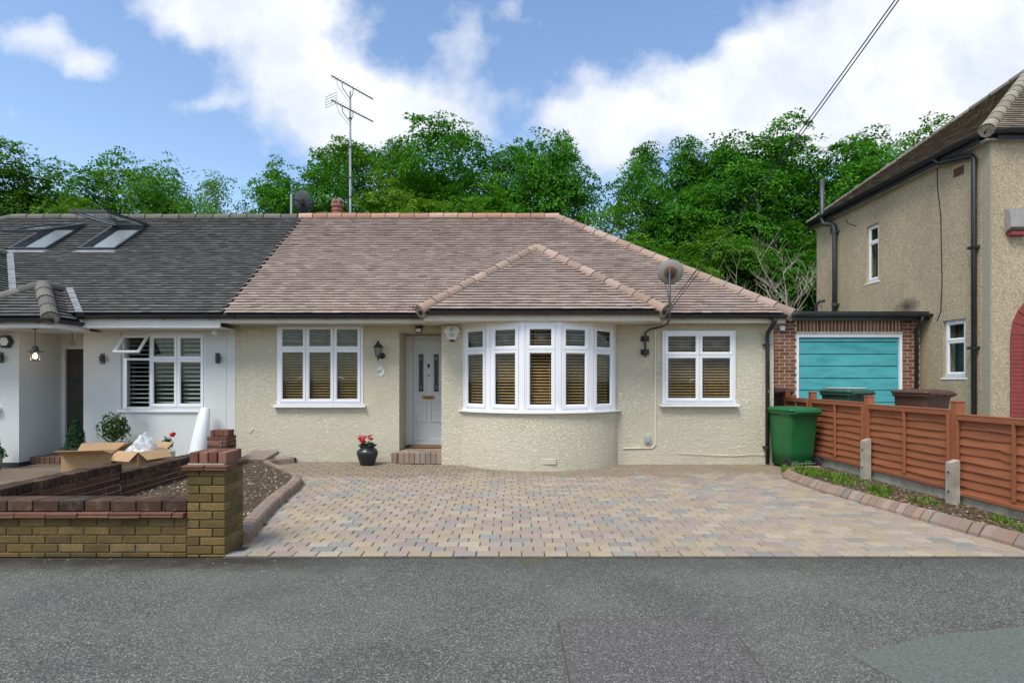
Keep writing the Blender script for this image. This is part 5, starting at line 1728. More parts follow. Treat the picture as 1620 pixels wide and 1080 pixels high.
fh = MB()
for i in range(60):
    v = Vector((random.gauss(0, 1), random.gauss(0, 1), random.gauss(0, 1) * .6)).normalized()
    p = Vector((.10, -.02, .57)) + v * .05 * U_(.3, 1)
    s_ = v.orthogonal().normalized() * .022
    t_ = v.cross(s_)
    fh.add([p + s_, p + t_, p - s_, p - t_], [(0, 1, 2, 3)])
part('flower_head', fh, 'petal_red', fp, local=True)
lone('hand_tool', MB().tube([(-8.95, 9.18, .03), (-8.6, 9.12, .03)], .022, 6).cbox((-8.9, 9.18, .03), (.07, .04, .028), .01), 'ink', 'small dark object lying by the clipped evergreen at the left edge', 'tool')

# ================================================================== fence
FX = 5.36
FN = thing('panel_fence', 'reddish brown lapped panel fence with concrete spurs beside the driveway', 'fence', (FX, 7.5, 0))
posts = [(4.95, 1.26), (6.55, 1.275), (8.17, 1.29), (9.71, 1.315), (10.62, 1.315)]
for (y, zt) in posts:
    po = MB().cbox((FX + .01, y, zt / 2 - .02), (.05, .05, zt / 2), .006)
    po_ = part('post', po, 'fence_wood', FN)
    part('post_cap', MB().cbox((FX + .01, y, zt + -.012), (.056, .056, .010), .004), 'fence_wood', po_)
BD = {}
for pi, (ya, yb, za, zb) in enumerate(((5.00, 6.50, .160, 1.10), (6.60, 8.12, .190, 1.145), (8.22, 9.66, .195, 1.165), (9.76, 10.57, .20, 1.165))):
    W = yb - ya
    nb = 9
    pitch = (zb - za - .06) / nb
    for i in range(nb):
        ns = 14
        ph = U_(0, 6)
        am = U_(.001, .0045)
        vs = []
        zlo = za + .03 + i * pitch
        for j in range(ns + 1):
            y = ya + .02 + (W - .04) * j / ns
            wv_ = am * math.sin(j * .9 + ph) + U_(-.002, .002)
            if pi == 0 and i in (5, 6) and 4 < j < 9: wv_ -= .02
            vs += [(FX - .028 + .004 * math.sin(j * .7 + ph), y, zlo - .022 + wv_), (FX - .004, y, zlo + pitch), (FX - .016 + .004 * math.sin(j * .7 + ph), y, zlo - .022 + wv_), (FX + .002, y, zlo + pitch)]
        fs = []
        for j in range(ns):
            a, b = j * 4, j * 4 + 4
            fs += [(a, a + 1, b + 1, b), (a + 2, b + 2, b + 3, a + 3), (a, b, b + 2, a + 2), (a + 1, a + 3, b + 3, b + 1)]
        part('board', MB().add(vs, fs), 'fence_wood', FN)
    for yy_, w_ in ((ya + .018, .018), ((ya + yb) / 2, .016), (yb - .018, .018)):
        part('batten', MB().cbox((FX - .050, yy_, (za + zb) / 2 + .01), (.014, w_, (zb - za) / 2 - .062), .003), 'fence_wood', FN)
    part('rail', MB().cbox((FX - .046, (ya + yb) / 2, zb - .026), (.018, W / 2, .026), .003), 'fence_wood', FN)
    part('rail', MB().cbox((FX - .048, (ya + yb) / 2, za + .024), (.018, W / 2, .022), .003), 'fence_wood', FN)
    part('capping', MB().cbox((FX - .02, (ya + yb) / 2, zb + .012), (.045, W / 2, .009), .003), 'fence_wood', FN)
    part('gravel_board', MB().cbox((FX + .005, (ya + yb) / 2, za / 2 - .06), (.028, W / 2 + .045, za / 2 + .045), .005), 'concrete', FN)
for (y, zt) in ((6.47, .575), (8.06, .655)):
    b_ = MB()
    h4 = .048
    b_.add([(5.245 - h4, y - h4, -.05), (5.245 + h4, y - h4, -.05), (5.245 + h4, y + h4, -.05), (5.245 - h4, y + h4, -.05),
            (5.245 - h4, y - h4, zt - .035), (5.245 + h4, y - h4, zt), (5.245 + h4, y + h4, zt), (5.245 - h4, y + h4, zt - .035)],
           [(0, 3, 2, 1), (4, 5, 6, 7), (0, 1, 5, 4), (1, 2, 6, 5), (2, 3, 7, 6), (3, 0, 4, 7)])
    sp2 = part('concrete_spur', b_, 'concrete', FN)
    bb = MB()
    for z in (zt * .75, zt * .35):
        bb.tube([(5.245 - h4 - .012, y, z), (5.245 - h4 + .01, y, z)], .012, 6)
    part('bolt', bb, 'dark_grey_metal', sp2)


# ------------------------------------------------------------------ wheelie bins
def rrect(hx, hy, r, z, cx=0, cy=0, n=4):
    out = []
    for sx, sy, a0 in ((1, 1, 0), (-1, 1, 90), (-1, -1, 180), (1, -1, 270)):
        for j in range(n + 1):
            a = R(a0 + 90 * j / n)
            out.append((cx + sx * (hx - r) + r * math.cos(a), cy + sy * (hy - r) + r * math.sin(a), z))
    return out


def loft(b_, rings, cap=True):
    n = len(rings[0])
    vs = [p for r_ in rings for p in r_]
    fs = []
    for i in range(len(rings) - 1):
        for j in range(n):
            fs.append((i * n + j, i * n + (j + 1) % n, (i + 1) * n + (j + 1) % n, (i + 1) * n + j))
    if cap:
        fs.append(tuple(range(n))[::-1])
        fs.append(tuple((len(rings) - 1) * n + j for j in range(n)))
    return b_.add(vs, fs)


def wheelie(label, loc, rz, body, lid, sticker=None, ridge=False):
    """local -y is the wheel and hinge side"""
    t = thing('wheelie_bin', label, 'bin', loc, rz)
    b_ = MB()
    loft(b_, [rrect(.228, .25, .05, .05, 0, .04), rrect(.240, .27, .055, .30, 0, .03), rrect(.262, .305, .055, .86, 0, .01), rrect(.265, .315, .055, .93, 0, 0), rrect(.285, .335, .05, .935), rrect(.287, .337, .05, .985)])
    bd = part('body', b_, body, t, True, local=True)
    for x in (-.12, .12):
        part('axle_housing', MB().cbox((x, -.205, .10), (.06, .035, .045), .01), body, bd, local=True)
    rb = MB()
    for x in (-.17, 0, .17):
        rb.add([(x - .018, -.245, .50), (x + .018, -.245, .50), (x + .018, -.215, .06), (x - .018, -.215, .06), (x - .018, -.20, .50), (x + .018, -.20, .50), (x + .018, -.18, .06), (x - .018, -.18, .06)], [(0, 1, 2, 3)[::-1], (0, 3, 7, 4), (1, 5, 6, 2), (0, 4, 5, 1)])
    part('ribs', rb, body, bd, local=True)
    l_ = MB()
    loft(l_, [rrect(.295, .35, .05, .988), rrect(.30, .355, .05, 1.0), rrect(.295, .35, .06, 1.025), rrect(.25, .30, .08, 1.05), rrect(.12, .17, .08, 1.062)])
    ld_ = part('lid', l_, lid, t, True, local=True)
    if ridge:
        part('lid_panel', MB().cbox((.0, .0, 1.066), (.2, .25, .012), .008), 'bin_grey_lid', ld_, local=True)
    h_ = MB()
    h_.tube([(-.24, -.395, .985), (.24, -.395, .985)], .016, 8)
    for x in (-.22, -.08, .08, .22):
        h_.box(x - .016, -.40, .95, x + .016, -.325, 1.005)
    part('handle', h_, lid if not ridge else body, t, local=True)
    part('axle', MB().tube([(-.27, -.235, .10), (.27, -.235, .10)], .011, 8), 'galvanised', t, local=True)
    for x in (-.265, .265):
        wh = MB(Matrix.Translation((x, -.235, .10)) @ Matrix.Rotation(R(90), 4, 'Y')).lathe([(.03, -.022), (.085, -.024), (.10, -.016), (.10, .016), (.085, .024), (.03, .022)], n=20)
        wo = part('wheel', wh, 'rubber', t, local=True)
        part('hub', MB(Matrix.Translation((x, -.235, .10)) @ Matrix.Rotation(R(90), 4, 'Y')).lathe([(.028, -.03), (.032, 0), (.028, .03)], n=12), 'black_plastic', wo, local=True)
    if sticker:
        part('sticker', MB(Matrix.Translation(sticker) @ Matrix.Rotation(R(90), 4, 'X')).lathe([(.075, 0), (.075, .004)], n=20), 'sticker_blue', bd, local=True)
    return t


wheelie('bright green wheeled bin standing at the corner of the cream bungalow', (4.90, 9.47, 0), R(8), 'bin_green', 'bin_green')
wheelie('dark green bin with a pale grey lid in front of the teal garage door', (6.20, 10.1, .302), R(14), 'bin_dark_green', 'bin_dark_green', ridge=True)
wheelie('brown bin with a round blue sticker beside the neighbouring house wall', (7.05, 9.35, .302), R(10), 'bin_brown', 'bin_brown', sticker=(.10, -.262, .78))
wheelie('brown bin half hidden behind the corner of the cream bungalow', (5.28, 11.05, .302), R(0), 'bin_brown', 'bin_brown')

# ================================================================== garage
GY = 11.6
GA = thing('garage', 'flat roofed red brick garage with a teal up-and-over door', 'garage', (7.2, GY, .3))
gw = MB()
gx0, gx1 = 5.60, 8.70
d0, d1, dz = 6.07, 8.34, 2.49
gw.box(gx0 + .008, GY + .005, .29, d0 - .008, GY + .2, 2.79).box(d1 + .008, GY + .005, .29, gx1, GY + .2, 2.79).box(d0 - .0079, GY + .005, dz + .004, d1 + .0079, GY + .2, 2.79)
gw.box(gx0 + .008, GY + .201, .29, gx0 + .2, 14.2, 2.79).box(gx0 + .2, 14.0, .29, gx1, 14.2, 2.79)
part('mortar_core', gw, 'pale_mortar', GA)
nrow = int(2.49 / .075)
for c_ in range(nrow + 1):
    z = 2.79 - .0375 - .075 * c_
    if z < .3: break
    for (xa, xb) in ((gx0, d0), (d1, gx1)):
        x = xa - (.1125 if c_ % 2 else 0)
        while x < xb:
            x1, x2 = max(x, xa), min(x + .215, xb)
            if x2 - x1 > .03:
                lay(GA, 'garage_brick', 'g%.2f' % (x2 - x1), ((x2 - x1) / 2 - .001, .051, .0325), ((x1 + x2) / 2, GY + .051, z))
            x += .225
x = d0 + .04
while x < d1 - .02:
    lay(GA, 'garage_brick', 'sold', (.0300, .051, .115), (x, GY + .051, 2.79 - .125), 'soldier_brick')
    x += .0758
part('door_frame', MB().box(d0 + .002, GY + .01, .30, d0 + .06, GY + .09, dz).box(d1 - .06, GY + .01, .30, d1 - .002, GY + .09, dz).box(d0 + .0601, GY + .01, dz - .06, d1 - .0601, GY + .09, dz), 'upvc', GA)
gd = part('garage_door', MB().box(d0 + .061, GY + .075, .31, d1 - .061, GY + .09, dz - .061), 'deck_dark', GA)
z = dz - .064
for i, hgt in enumerate((.10, .258, .258, .258, .258, .258, .258, .258, .258)):
    zb = z - hgt
    part('door_panel', MB().cbox(((d0 + d1) / 2, GY + .060, (z + zb) / 2), ((d1 - d0) / 2 - .085, .016, hgt / 2 - .008), .006), 'teal_paint', gd)
    z = zb
for xa_ in (d0 + .0615, d1 - .082):
    part('door_edge', MB().box(xa_, GY + .05, .31, xa_ + .0205, GY + .074, dz - .062), 'teal_paint', gd)
rr_ = part('roof', MB().box(gx0 - .15, GY - .12, 2.80, gx1 + .09, 14.3, 2.95), 'roof_felt', GA)
part('fascia', MB().box(gx0 - .15, GY - .145, 2.78, gx1 + .09, GY - .121, 2.965), 'black_plastic', GA)
g5 = gutter([(gx0 - .2, GY - .21, 2.90), (gx1 + .09, GY - .21, 2.90)], GA, .055)
part('downpipe', MB().tube([(8.60, GY - .21, 2.85), (8.60, GY - .16, 2.7), (8.60, GY - .05, 2.6), (8.60, GY - .05, .32)], .036, 8), 'black_plastic', GA, True)
part('vent_pipe', MB().tube([(7.05, 12.6, 2.94), (7.05, 12.6, 3.25), (7.10, 12.55, 3.33), (7.20, 12.5, 3.34)], .035, 8), 'black_plastic', GA, True)
part('alarm_bell', MB().cbox((5.75, GY - .03, 2.62), (.05, .03, .05), .008), 'plaque', GA)

# ================================================================== pebbledash house on the right
H3 = thing('pebbledash_house', 'two-storey brown pebbledash house with hipped tiled roof at the right edge', 'house', (10, 12, .3))
HW, HF, HB = 8.80, 10.0, 15.7
GZ, GX = 6.06, 8.60
b_ = MB()
# side wall pieces round its two windows (openings in Y,Z)
ops = [(13.05, 13.50, 3.86, 5.30), (10.55, 11.10, 1.52, 2.72)]
ys = [HF, 10.55, 11.10, 13.05, 13.50, HB]
for i in range(5):
    a, c_ = ys[i], ys[i + 1]
    op = [o for o in ops if o[0] == a]
    if op:
        b_.box(HW, a, .2, HW + .25, c_, op[0][2]).box(HW, a, op[0][3], HW + .25, c_, 6.0)
    else:
        b_.box(HW, a, .2, HW + .25, c_, 6.0)
# front with arch opening
acx, asp, aro, ari = 10.03, 2.34, .86, .64
n = 16
b_.box(HW + .251, HF, .2, acx - ari, HF + .25, 6.0)
b_.box(acx + ari, HF, .2, 16, HF + .25, 6.0)
for j in range(n):
    a0, a1 = math.pi * j / n, math.pi * (j + 1) / n
    xa, xb = acx + ari * math.cos(a0), acx + ari * math.cos(a1)
    b_.add([(xb, HF, asp + ari * math.sin(a1)), (xa, HF, asp + ari * math.sin(a0)), (xa, HF, 6.0), (xb, HF, 6.0), (xb, HF + .25, asp + ari * math.sin(a1)), (xa, HF + .25, asp + ari * math.sin(a0))], [(0, 1, 2, 3), (0, 4, 5, 1)])
b_.box(HW + .251, HB - .25, .2, 16, HB, 6.0)
part('wall', b_, 'pebbledash', H3)
part('corner_band', MB().box(HW - .004, HF - .004, .2, HW + .0005, HF + .16, 5.98).box(HW + .001, HF - .004, .2, HW + .03, HF - .0005, 5.98), 'pebble_grey', H3)
part('porch_recess', MB().box(9.0, HF + 1.2, .2, 11.2, HF + 1.3, 3.4), 'door_dark', H3)
part('inner_floor', MB().box(HW + .26, HF + .26, .2, 15.9, HB - .26, .31).box(HW + .26, HF + .26, 3.1, 15.9, HB - .26, 3.2), 'room_plaster', H3)
for j in range(12):
    a0, a1 = math.pi * j / 12 + .012, math.pi * (j + 1) / 12 - .012
    vs = []
    for yy_ in (HF - .022, HF + .10):
        for (rr, aa) in ((ari - .02, a0), (aro, a0), (aro, a1), (ari - .02, a1)):
            vs.append((acx + rr * math.cos(aa), yy_, asp + rr * math.sin(aa)))
    part('arch_brick', MB().add(vs, [(0, 3, 2, 1), (0, 1, 5, 4), (1, 2, 6, 5), (2, 3, 7, 6), (3, 0, 4, 7)]), 'red_paint', H3)
for s_ in (-1, 1):
    for j in range(26):
        z = asp - .004 - j * .075
        if z < .38: break
        xo = acx + s_ * (aro + ari) / 2
        part('arch_brick', MB().cbox((xo, HF + .038, z - .0375), ((aro - ari) / 2 + .01, .06, .0345), .003), 'red_paint', H3)
for i, (ya, yb, za, zb) in enumerate(ops):
    Mw = frameM((HW + .06, yb), (0, -1), (-1, 0))
    ww, cc = window(H3, Mw, yb - ya, za + .06, zb, zb - .42, 1, leads=False, frame=.045, sash=.05)
    tag(ww, ('small upper window in the side wall', 'small ground floor window in the side wall')[i])
part('curtain', MB().box(9.2, 10.4, 1.4, 9.22, 11.3, 2.8).box(9.3, 12.9, 3.8, 9.32, 13.8, 5.4), 'came_lead', H3)
bush('window_plant', 'small potted plant on the sill inside the upper side window', (8.99, 13.22, 3.925), [(.06, 0), (.075, .14), (.08, .15), (.07, .15)], 'pot_white', ball_shape(.10, .17, .33), 150, .03, 'leaf_box')
# roof
AP = Vector((11.95, 12.50, 8.67))
rv = MB().add([(GX, HB + .15, GZ), (GX, HF - .14, GZ), tuple(AP), (17, HF - .14, GZ), (17, AP.y, AP.z), (17, HB + .15, GZ)], [(1, 0, 2), (3, 1, 2, 4), (0, 5, 4, 2)])
roof3 = part('roof', rv, 'deck_dark', H3)
OT = MB()
sx, sz_ = AP.x - GX, AP.z - GZ
LL = math.hypot(sx, sz_)
y0f, y0b = HF - .14, HB + .15
tiles((GX - .02, y0b, GZ + .004), (0, -1, 0), (sx / LL, 0, sz_ / LL), LL, lambda v: ((y0b - AP.y) * v / LL, (y0b - y0f) - (AP.y - y0f) * v / LL), .10, .166, 'old_tile', OT, thick=.022)
sy_ = AP.y - y0f
LF = math.hypot(sy_, sz_)
tiles((GX, y0f - .02, GZ + .004), (1, 0, 0), (0, sy_ / LF, sz_ / LF), LF, lambda v: (sx * v / LF, 8.3), .10, .166, 'old_tile', OT, thick=.022)
tag(part('far_tiles', OT, 'old_tile', roof3), kind='stuff')
ridge_run((GX - .0, y0f - .0, GZ + .03), tuple(AP + Vector((0, 0, .04))), .12, .42, 'hip_lichen', roof3, 'hip_tile', bed='mortar')
ridge_run((GX, y0b, GZ + .02), tuple(AP + Vector((0, 0, .04))), .10, .42, 'ridge_grey', roof3, 'hip_tile')
gutter([(GX - .03, y0b, GZ + .0), (GX - .03, y0f + .35, GZ + .0), (GX + .06, y0f + .08, GZ), (GX + .35, y0f - .04, GZ), (16, y0f - .04, GZ)], H3, .07)
part('fascia', MB().box(GX + .035, y0f + .2, 5.90, GX + .06, y0b, 6.04).box(GX + .25, y0f + .035, 5.90, 16, y0f + .06, 6.04), 'ink', H3)
part('soffit', MB().box(GX + .061, y0f + .061, 5.90, HW + .1, y0b, 5.925).box(HW + .101, y0f + .061, 5.90, 16, HF + .1, 5.925), 'concrete', H3)
Yd = HW * FP / (1548 - 810) + .03
part('downpipe', MB().tube([(GX - .03, Yd + .75, GZ - .06), (GX + .02, Yd + .7, GZ - .17), (HW - .06, Yd + .05, GZ - .28), (HW - .06, Yd, GZ - .36), (HW - .06, Yd, .35)], .045, 10), 'black_plastic', H3, True)
for z in (4.0, 2.1):
    part('pipe_clip', MB().box(HW - .12, Yd - .07, z, HW, Yd + .09, z + .05), 'black_plastic', H3)
Ys = HW * FP / (1325 - 810)
sp3 = part('soil_pipe', MB().tube([(HW - .22, Ys + .35, 7.05), (HW - .22, Ys + .35, 5.95), (HW - .20, Ys + .3, 5.82), (HW - .09, Ys + .05, 5.72), (HW - .08, Ys, 5.6), (HW - .08, Ys, 2.96)], .058, 10), 'dark_grey_metal', H3, True)
cl_ = MB()
for z in (5.5, 3.55, 3.2):
    cl_.lathe([(.072, -.04), (.072, .04)], (HW - .08, Ys, z), 12)
    cl_.box(HW - .05, Ys - .10, z - .02, HW, Ys + .10, z + .02)
cl_.lathe([(.072, -.05), (.072, .05)], (HW - .22, Ys + .35, 6.05), 12)
part('pipe_collar', cl_, 'dark_grey_metal', sp3)
for (px, z) in ((1517, 5.62), (1318, 5.62)):
    yv = HW * FP / (px - 810)
    av = part('air_brick', MB().box(HW - .012, yv - .12, z - .08, HW + .001, yv + .12, z + .08), 'cap_brick', H3)
    hb = MB()
    for j in range(4):
        hb.box(HW - .0145, yv - .10, z - .06 + j * .037, HW - .0125, yv + .10, z - .047 + j * .037)
    part('vent_slots', hb, 'deck_dark', av)
cp_ = []
for (px, py) in ((1483, 266), (1484, 300), (1489, 340), (1490, 400), (1491, 450), (1489, 492), (1483, 508)):
    yv = HW * FP / (px - 810)
    cp_.append((HW - .008, yv, CH + (HZ - py) / FP * yv))
part('wall_cable', MB().tube(cp_, .009, 5), 'ink', H3)
tb = MB()
tb.tube([(HW, 13.9, 5.45), (HW - .2, 13.9, 5.5), (HW - .25, 13.9, 5.62)], .012, 5).tube([(HW - .2, 13.9, 5.5), (HW - .2, 13.7, 5.42)], .012, 5)
part('wire_bracket', tb, 'dark_grey_metal', H3)
vb = MB().add([(9.06, HF - .001, 4.22), (9.42, HF - .001, 4.22), (9.42, HF - .001, 4.64), (9.06, HF - .001, 4.64), (9.06, HF - .14, 4.30), (9.42, HF - .14, 4.30), (9.42, HF - .10, 4.64), (9.06, HF - .10, 4.64)], [(4, 5, 6, 7), (0, 1, 5, 4), (1, 2, 6, 5), (3, 0, 4, 7), (2, 3, 7, 6)])
vo_ = part('bell_box', vb, 'dish_back', H3)
part('bell_box_base', MB().box(9.09, HF - .12, 4.16, 9.40, HF - .0, 4.219), 'red_paint', vo_)


# ================================================================== trees
def crown_mesh(name, seed, lobes, nspray, nleaf, L_=.17, up=.55, spread=.55):
    g = np.random.default_rng(seed)
    lob = np.array([l[:3] for l in lobes], float)
    rad = np.array([l[3:6] for l in lobes], float)
    wt = (rad.prod(1)) ** (2 / 3)
    wt /= wt.sum()
    li = g.choice(len(lobes), nspray, p=wt)
    d = g.normal(size=(nspray, 3))
    d /= np.linalg.norm(d, axis=1)[:, None]
    d[:, 2] = np.where(d[:, 2] < -.55, -d[:, 2], d[:, 2])
    rr = 1.0 - .60 * g.random(nspray) ** 1.6
    twig = g.random(nspray) < .10
    rr = np.where(twig, rr + .09 * g.random(nspray), rr)
    c = lob[li] + d * rad[li] * rr[:, None] + g.normal(size=(nspray, 3)) * .12
    nrm = d * .65 + np.array([0, 0, up]) + g.normal(size=(nspray, 3)) * .30
    nrm /= np.linalg.norm(nrm, axis=1)[:, None]
    ref = np.where(np.abs(nrm[:, 2:3]) > .9, np.array([[1., 0, 0]]), np.array([[0., 0, 1.]]))
    a = np.cross(nrm, ref)
    a /= np.linalg.norm(a, axis=1)[:, None]
    b = np.cross(nrm, a)
    sr = spread * (.55 + .8 * g.random(nspray)) * np.where(twig, .6, 1)
    N = nspray * nleaf
    si = np.repeat(np.arange(nspray), nleaf)
    th = g.random(N) * 6.283
    q_ = np.sqrt(g.random(N)) * sr[si]
    el = 1 + .5 * np.sin(si * 1.7)
    px = np.cos(th) * q_ * el
    py = np.sin(th) * q_
    pos = c[si] + a[si] * px[:, None] + b[si] * py[:, None] - nrm[si] * (.45 * q_ ** 2)[:, None] + nrm[si] * (g.normal(size=N) * .04)[:, None]
    ln = nrm[si] + g.normal(size=(N, 3)) * .38
    ln /= np.linalg.norm(ln, axis=1)[:, None]
    ax = a[si] * np.cos(th)[:, None] + b[si] * np.sin(th)[:, None] + g.normal(size=(N, 3)) * .5
    ax -= ln * (ax * ln).sum(1)[:, None]
    ax /= np.linalg.norm(ax, axis=1)[:, None]
    bx_ = np.cross(ln, ax)
    s = L_ * (.6 + .7 * g.random(N))[:, None]
    v = np.empty((N, 4, 3))
    v[:, 0] = pos - ax * s * .5
    v[:, 1] = pos + bx_ * s * .32 + ln * s * .10
    v[:, 2] = pos + ax * s * .5
    v[:, 3] = pos - bx_ * s * .32 + ln * s * .10
    me = bpy.data.meshes.new(name)
    me.vertices.add(N * 4)
    me.vertices.foreach_set('co', v.reshape(-1))
    me.loops.add(N * 4)
    me.loops.foreach_set('vertex_index', np.arange(N * 4, dtype=np.int32))
    me.polygons.add(N)
    me.polygons.foreach_set('loop_start', np.arange(0, N * 4, 4, dtype=np.int32))
    me.polygons.foreach_set('loop_total', np.full(N, 4, dtype=np.int32))
    me.update(calc_edges=True)
    at = me.attributes.new('rnd', 'FLOAT', 'FACE')
    tint = np.clip(.5 + (g.random(nspray)[si] - .5) * .6 + (g.random(N) - .5) * .5, .02, .98)
    at.data.foreach_set('value', tint.astype(np.float32))
    return me


def leaf_fix(mname):
    """crown colours come from the face attribute alone"""
    m = MATS[mname]
    nt = m.node_tree
    at = [n_ for n_ in nt.nodes if n_.type == 'ATTRIBUTE'][0]
    for l in list(nt.links):
        if l.to_node.type == 'VALTORGB':
            so_ = l.to_socket
            nt.links.remove(l)
            nt.links.new(at.outputs['Fac'], so_)


for m in ('leaf_deep', 'leaf_mid', 'leaf_bright', 'leaf_grey'):
    leaf_fix(m)


def lobes_for(seed, n, R_, H, z0):
    g = random.Random(seed)
    out = [(0, 0, z0 + H * .5, R_ * .72, R_ * .72, H * .46)]
    for i in range(n):
        a = 6.283 * i / n * 2.4 + g.uniform(-.4, .4)
        f = g.uniform(.1, .98)
        rr = R_ * (.35 + .5 * math.sin(math.pi * (.15 + .7 * (1 - f)))) * g.uniform(.6, 1.1)
        s_ = R_ * g.uniform(.26, .48)
        out.append((math.cos(a) * rr, math.sin(a) * rr, z0 + f * H, s_, s_, s_ * g.uniform(.7, 1.05)))
    for i in range(4):
        s_ = R_ * g.uniform(.16, .26)
        out.append((g.uniform(-.45, .45) * R_, g.uniform(-.45, .45) * R_, z0 + H * g.uniform(.95, 1.08), s_, s_, s_ * 1.3))
    return out


def trunk_mesh(seed, h_, r_):
    g = random.Random(seed)
    b_ = MB()
    pts = [(0, 0, -.3)] + [(g.uniform(-.12, .12) * i, g.uniform(-.12, .12) * i, h_ * i / 6) for i in range(1, 7)]
    b_.tube(pts, [r_ * (1.25 - i * .15) for i in range(7)], 8)
    for i in range(10):
        k_ = g.randint(2, 5)
        p = Vector(pts[k_])
        a = g.uniform(0, 6.28)
        l = h_ * g.uniform(.18, .30)
        d = Vector((math.cos(a), math.sin(a), g.uniform(.3, .9)))
        e = p + d * l
        mid = p + d * l * .5 + Vector((0, 0, -.1))
        b_.tube([p, mid, e], [r_ * .42, r_ * .28, r_ * .08], 6)
        for j in range(3):
            a2 = a + g.uniform(-1, 1)
            d2 = Vector((math.cos(a2), math.sin(a2), g.uniform(.1, .9)))
            b_.tube([mid + (e - mid) * g.random(), mid + d2 * l * .6], [r_ * .16, r_ * .05], 5)
    return b_.mesh('trunk')


# five crowns about 9 m tall and 7 m wide; trees differ in leaf, size and turn
CR = [crown_mesh('crown', 11 + i, lobes_for(21 + i, 15, 3.6, 7.6, 2.6), 1150, 58, .125, .75, .58) for i in range(5)]
SPARSE = crown_mesh('crown', 77, lobes_for(78, 17, 3.6, 7.0, 3.2), 1000, 40, .11, .7, .55)
TRK = [trunk_mesh(31 + i, 7.6, .20) for i in range(3)]
TREES = [
    # px, py of the top, distance, crown index, width scale, leaf, label
    (40, 240, 21, 0, 1.0, 'leaf_mid', 'mid green tree at the far left above the grey roof'),
    (135, 300, 18, 1, .72, 'leaf_bright', 'bright yellow-green low tree behind the left skylights'),
    (215, 232, 24, 3, .86, 'leaf_deep', 'deep green tree behind the middle of the grey ridge, left of the feathery one'),
    (300, 236, 23, 5, .8, 'leaf_mid', 'feathery open tree with sky showing through, behind the grey ridge'),
    (388, 318, 19, 2, .5, 'leaf_mid', 'small tree filling the gap left of the roof dish'),
    (478, 232, 22, 3, .74, 'leaf_deep', 'deep green tree behind the grey roof dish'),
    (560, 198, 25, 0, 1.05, 'leaf_mid', 'tall tree directly behind the aerial mast'),
    (655, 215, 31, 4, 1.0, 'leaf_grey', 'grey-green farther tree just right of the aerial mast'),
    (620, 268, 19, 1, .85, 'leaf_bright', 'bright green lower tree between the aerial and the big tree'),
    (745, 186, 24, 2, 1.05, 'leaf_deep', 'left half of the big tree pair above the bungalow ridge'),
    (850, 190, 24, 3, .88, 'leaf_deep', 'right half of the big tree pair above the bungalow ridge'),
    (760, 300, 18, 4, .62, 'leaf_mid', 'low green tree peeping over the middle of the brown ridge'),
    (940, 318, 19, 0, .68, 'leaf_mid', 'mid green tree below the sky gap, above the hip'),
    (1062, 190, 23, 4, .74, 'leaf_deep', 'tall narrow-topped tree right of the sky gap'),
    (1150, 215, 23, 1, 1.05, 'leaf_deep', 'dense dark tree behind the satellite dish'),
    (1230, 180, 23.5, 3, 1.1, 'leaf_deep', 'broad dense tree behind the overhead wires'),
    (1330, 205, 23, 2, 1.0, 'leaf_deep', 'dense tree behind the pebbledash house eaves'),
    (1425, 200, 27, 0, .95, 'leaf_mid', 'lighter far tree rising over the pebbledash roof'),
    (1105, 360, 20, 2, .7, 'leaf_mid', 'small leafy tree low behind the brown hip'),
    (1030, 370, 18, 3, .62, 'leaf_mid', 'small dark-footed tree behind the bay roof apex'),
    (1215, 330, 21, 4, .8, 'leaf_deep', 'shadowy understorey tree behind the bare branches'),
    (-60, 240, 20, 4, 1.0, 'leaf_mid', 'tree cut by the left edge of the picture'),
]
for i, (px, py, Y, ci, ws_, leaf, lab) in enumerate(TREES):
    X = (px - 810) / FP * Y
    top = CH + (HZ - py) / FP * Y
    me0 = (CR + [SPARSE])[ci]
    z_ = top / 12.1
    root = thing('broadleaf_tree', lab, 'tree', (X, Y, -.06), group='trees behind the houses')
    if not me0.materials:
        me0.materials.append(None)
    cr = link('crown', me0, None, root, local=True)
    cr.material_slots[0].link = 'OBJECT'
    cr.material_slots[0].material = MATS[leaf]
    rot = U_(0, 6.28)
    cr.rotation_euler = (0, 0, rot)
    cr.scale = (ws_, ws_, z_)
    tr = link('trunk', TRK[i % 3], 'bark', root, local=True)
    tr.rotation_euler = (0, 0, rot)
    tr.scale = (ws_, ws_, z_)
# wood beyond, one mass
fw = crown_mesh('far_wood', 91, [(x * 4.2 + U_(-1, 1), 34 + U_(-2, 3), U_(2.5, 5.0), 3.4, 2.6, U_(4.0, 5.6)) for x in range(-9, 10)], 2200, 16, .34, .5, .8)
tag(link('far_wood', fw, 'leaf_deep'), 'dark wood closing the view low behind the nearer trees', 'wood', kind='stuff')


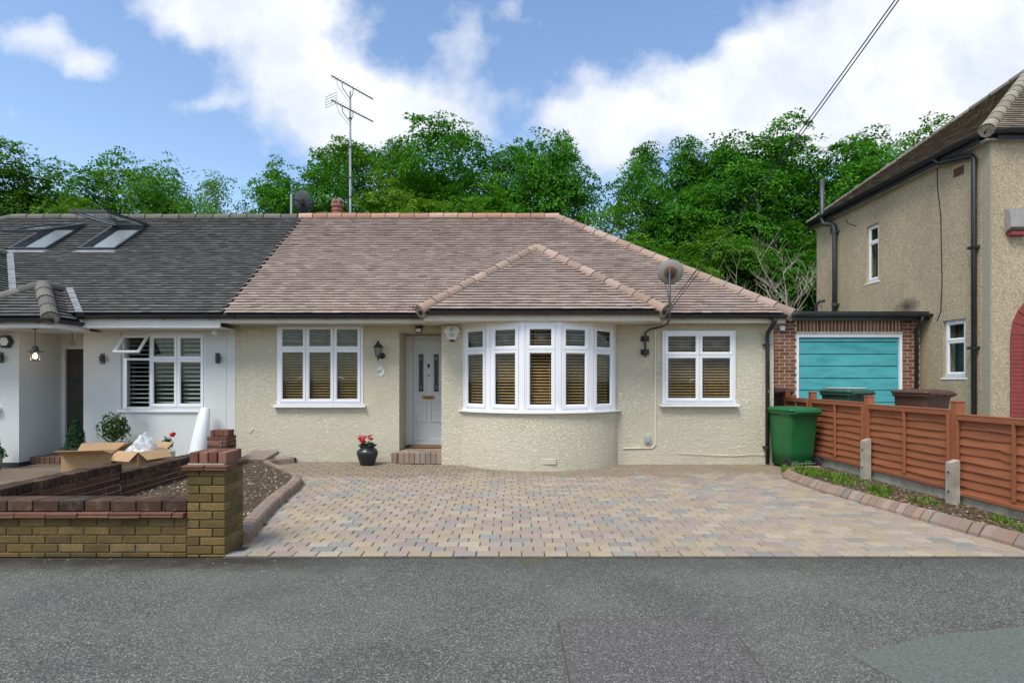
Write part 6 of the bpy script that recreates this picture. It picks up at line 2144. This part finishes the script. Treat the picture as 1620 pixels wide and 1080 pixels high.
def bare(name, label, loc, h_, seed, lean=0.0):
    g = random.Random(seed)
    b_ = MB()

    def grow(p, d, l, r_, depth):
        n = 5
        pts, q_ = [p], p
        dd = d.copy()
        for i in range(n):
            dd = (dd + Vector((g.uniform(-.16, .16), g.uniform(-.16, .16), .05))).normalized()
            q_ = q_ + dd * l / n
            pts.append(q_)
        b_.tube(pts, [r_ * (1 - .75 * i / n) for i in range(n + 1)], 5 if depth > 0 else 7)
        if depth < 3:
            for j in range((9, 5, 4)[depth]):
                k_ = g.randint(1, n)
                a = g.uniform(0, 6.28)
                nd = (dd * .75 + Vector((math.cos(a), math.sin(a), g.uniform(-.1, .6))) * .75).normalized()
                grow(pts[k_], nd, l * g.uniform(.35, .62), r_ * (1 - .75 * k_ / n) * .6 + .003, depth + 1)
    t = thing(name, label, 'tree', loc)
    grow(Vector((0, 0, -.05)), Vector((lean, 0, 1)).normalized(), h_ * .8, .055, 0)
    part('branches', b_, 'dead_bark', t, local=True)


bare('bare_tree', 'leafless grey sapling standing against the end of the pebbledash house', (7.52, 14.8, 0), 4.9, 5)
bare('bare_tree', 'leafless twiggy shrub between the brown hip and the garage roof', (6.62, 14.9, 0), 4.0, 8, .05)
bare('bare_tree', 'leafless thin sapling left of the other bare branches', (7.95, 15.3, 0), 4.3, 13, .1)

# house across the road, mirrored in the panes
OH = thing('opposite_house', 'brick house across the road mirrored in the window panes', 'house', (1, -19, 0))
part('wall', MB().box(-7, -23, -.1, 8, -17, 4.9), 'garage_brick', OH)
part('roof', MB().add([(-7.5, -16.6, 4.9), (8.5, -16.6, 4.9), (8.5, -23.4, 4.9), (-7.5, -23.4, 4.9), (-4, -20, 7.6), (5, -20, 7.6)], [(0, 1, 5, 4), (1, 2, 5), (2, 3, 4, 5), (3, 0, 4), (3, 2, 1, 0)]), 'old_tile', OH)
for (x, z) in ((-5.5, 1.0), (-2.2, 1.0), (3.0, 1.0), (5.6, 1.0), (-5.5, 3.1), (-2.2, 3.1), (3.0, 3.1), (5.6, 3.1)):
    wf = MB()
    ring(wf, x, x + 1.7, z, z + 1.3, .09, -17.0, -16.94)
    wf.box(x + .8, -17, z + .09, x + .9, -16.94, z + 1.21)
    wo = part('window', wf, 'upvc', OH)
    part('pane', MB().box(x + .09, -16.99, z + .09, x + .79, -16.97, z + 1.21).box(x + .91, -16.99, z + .09, x + 1.61, -16.97, z + 1.21), 'ink', wo)
part('door', MB().box(.4, -16.99, .0, 1.4, -16.93, 2.1), 'red_paint', OH)
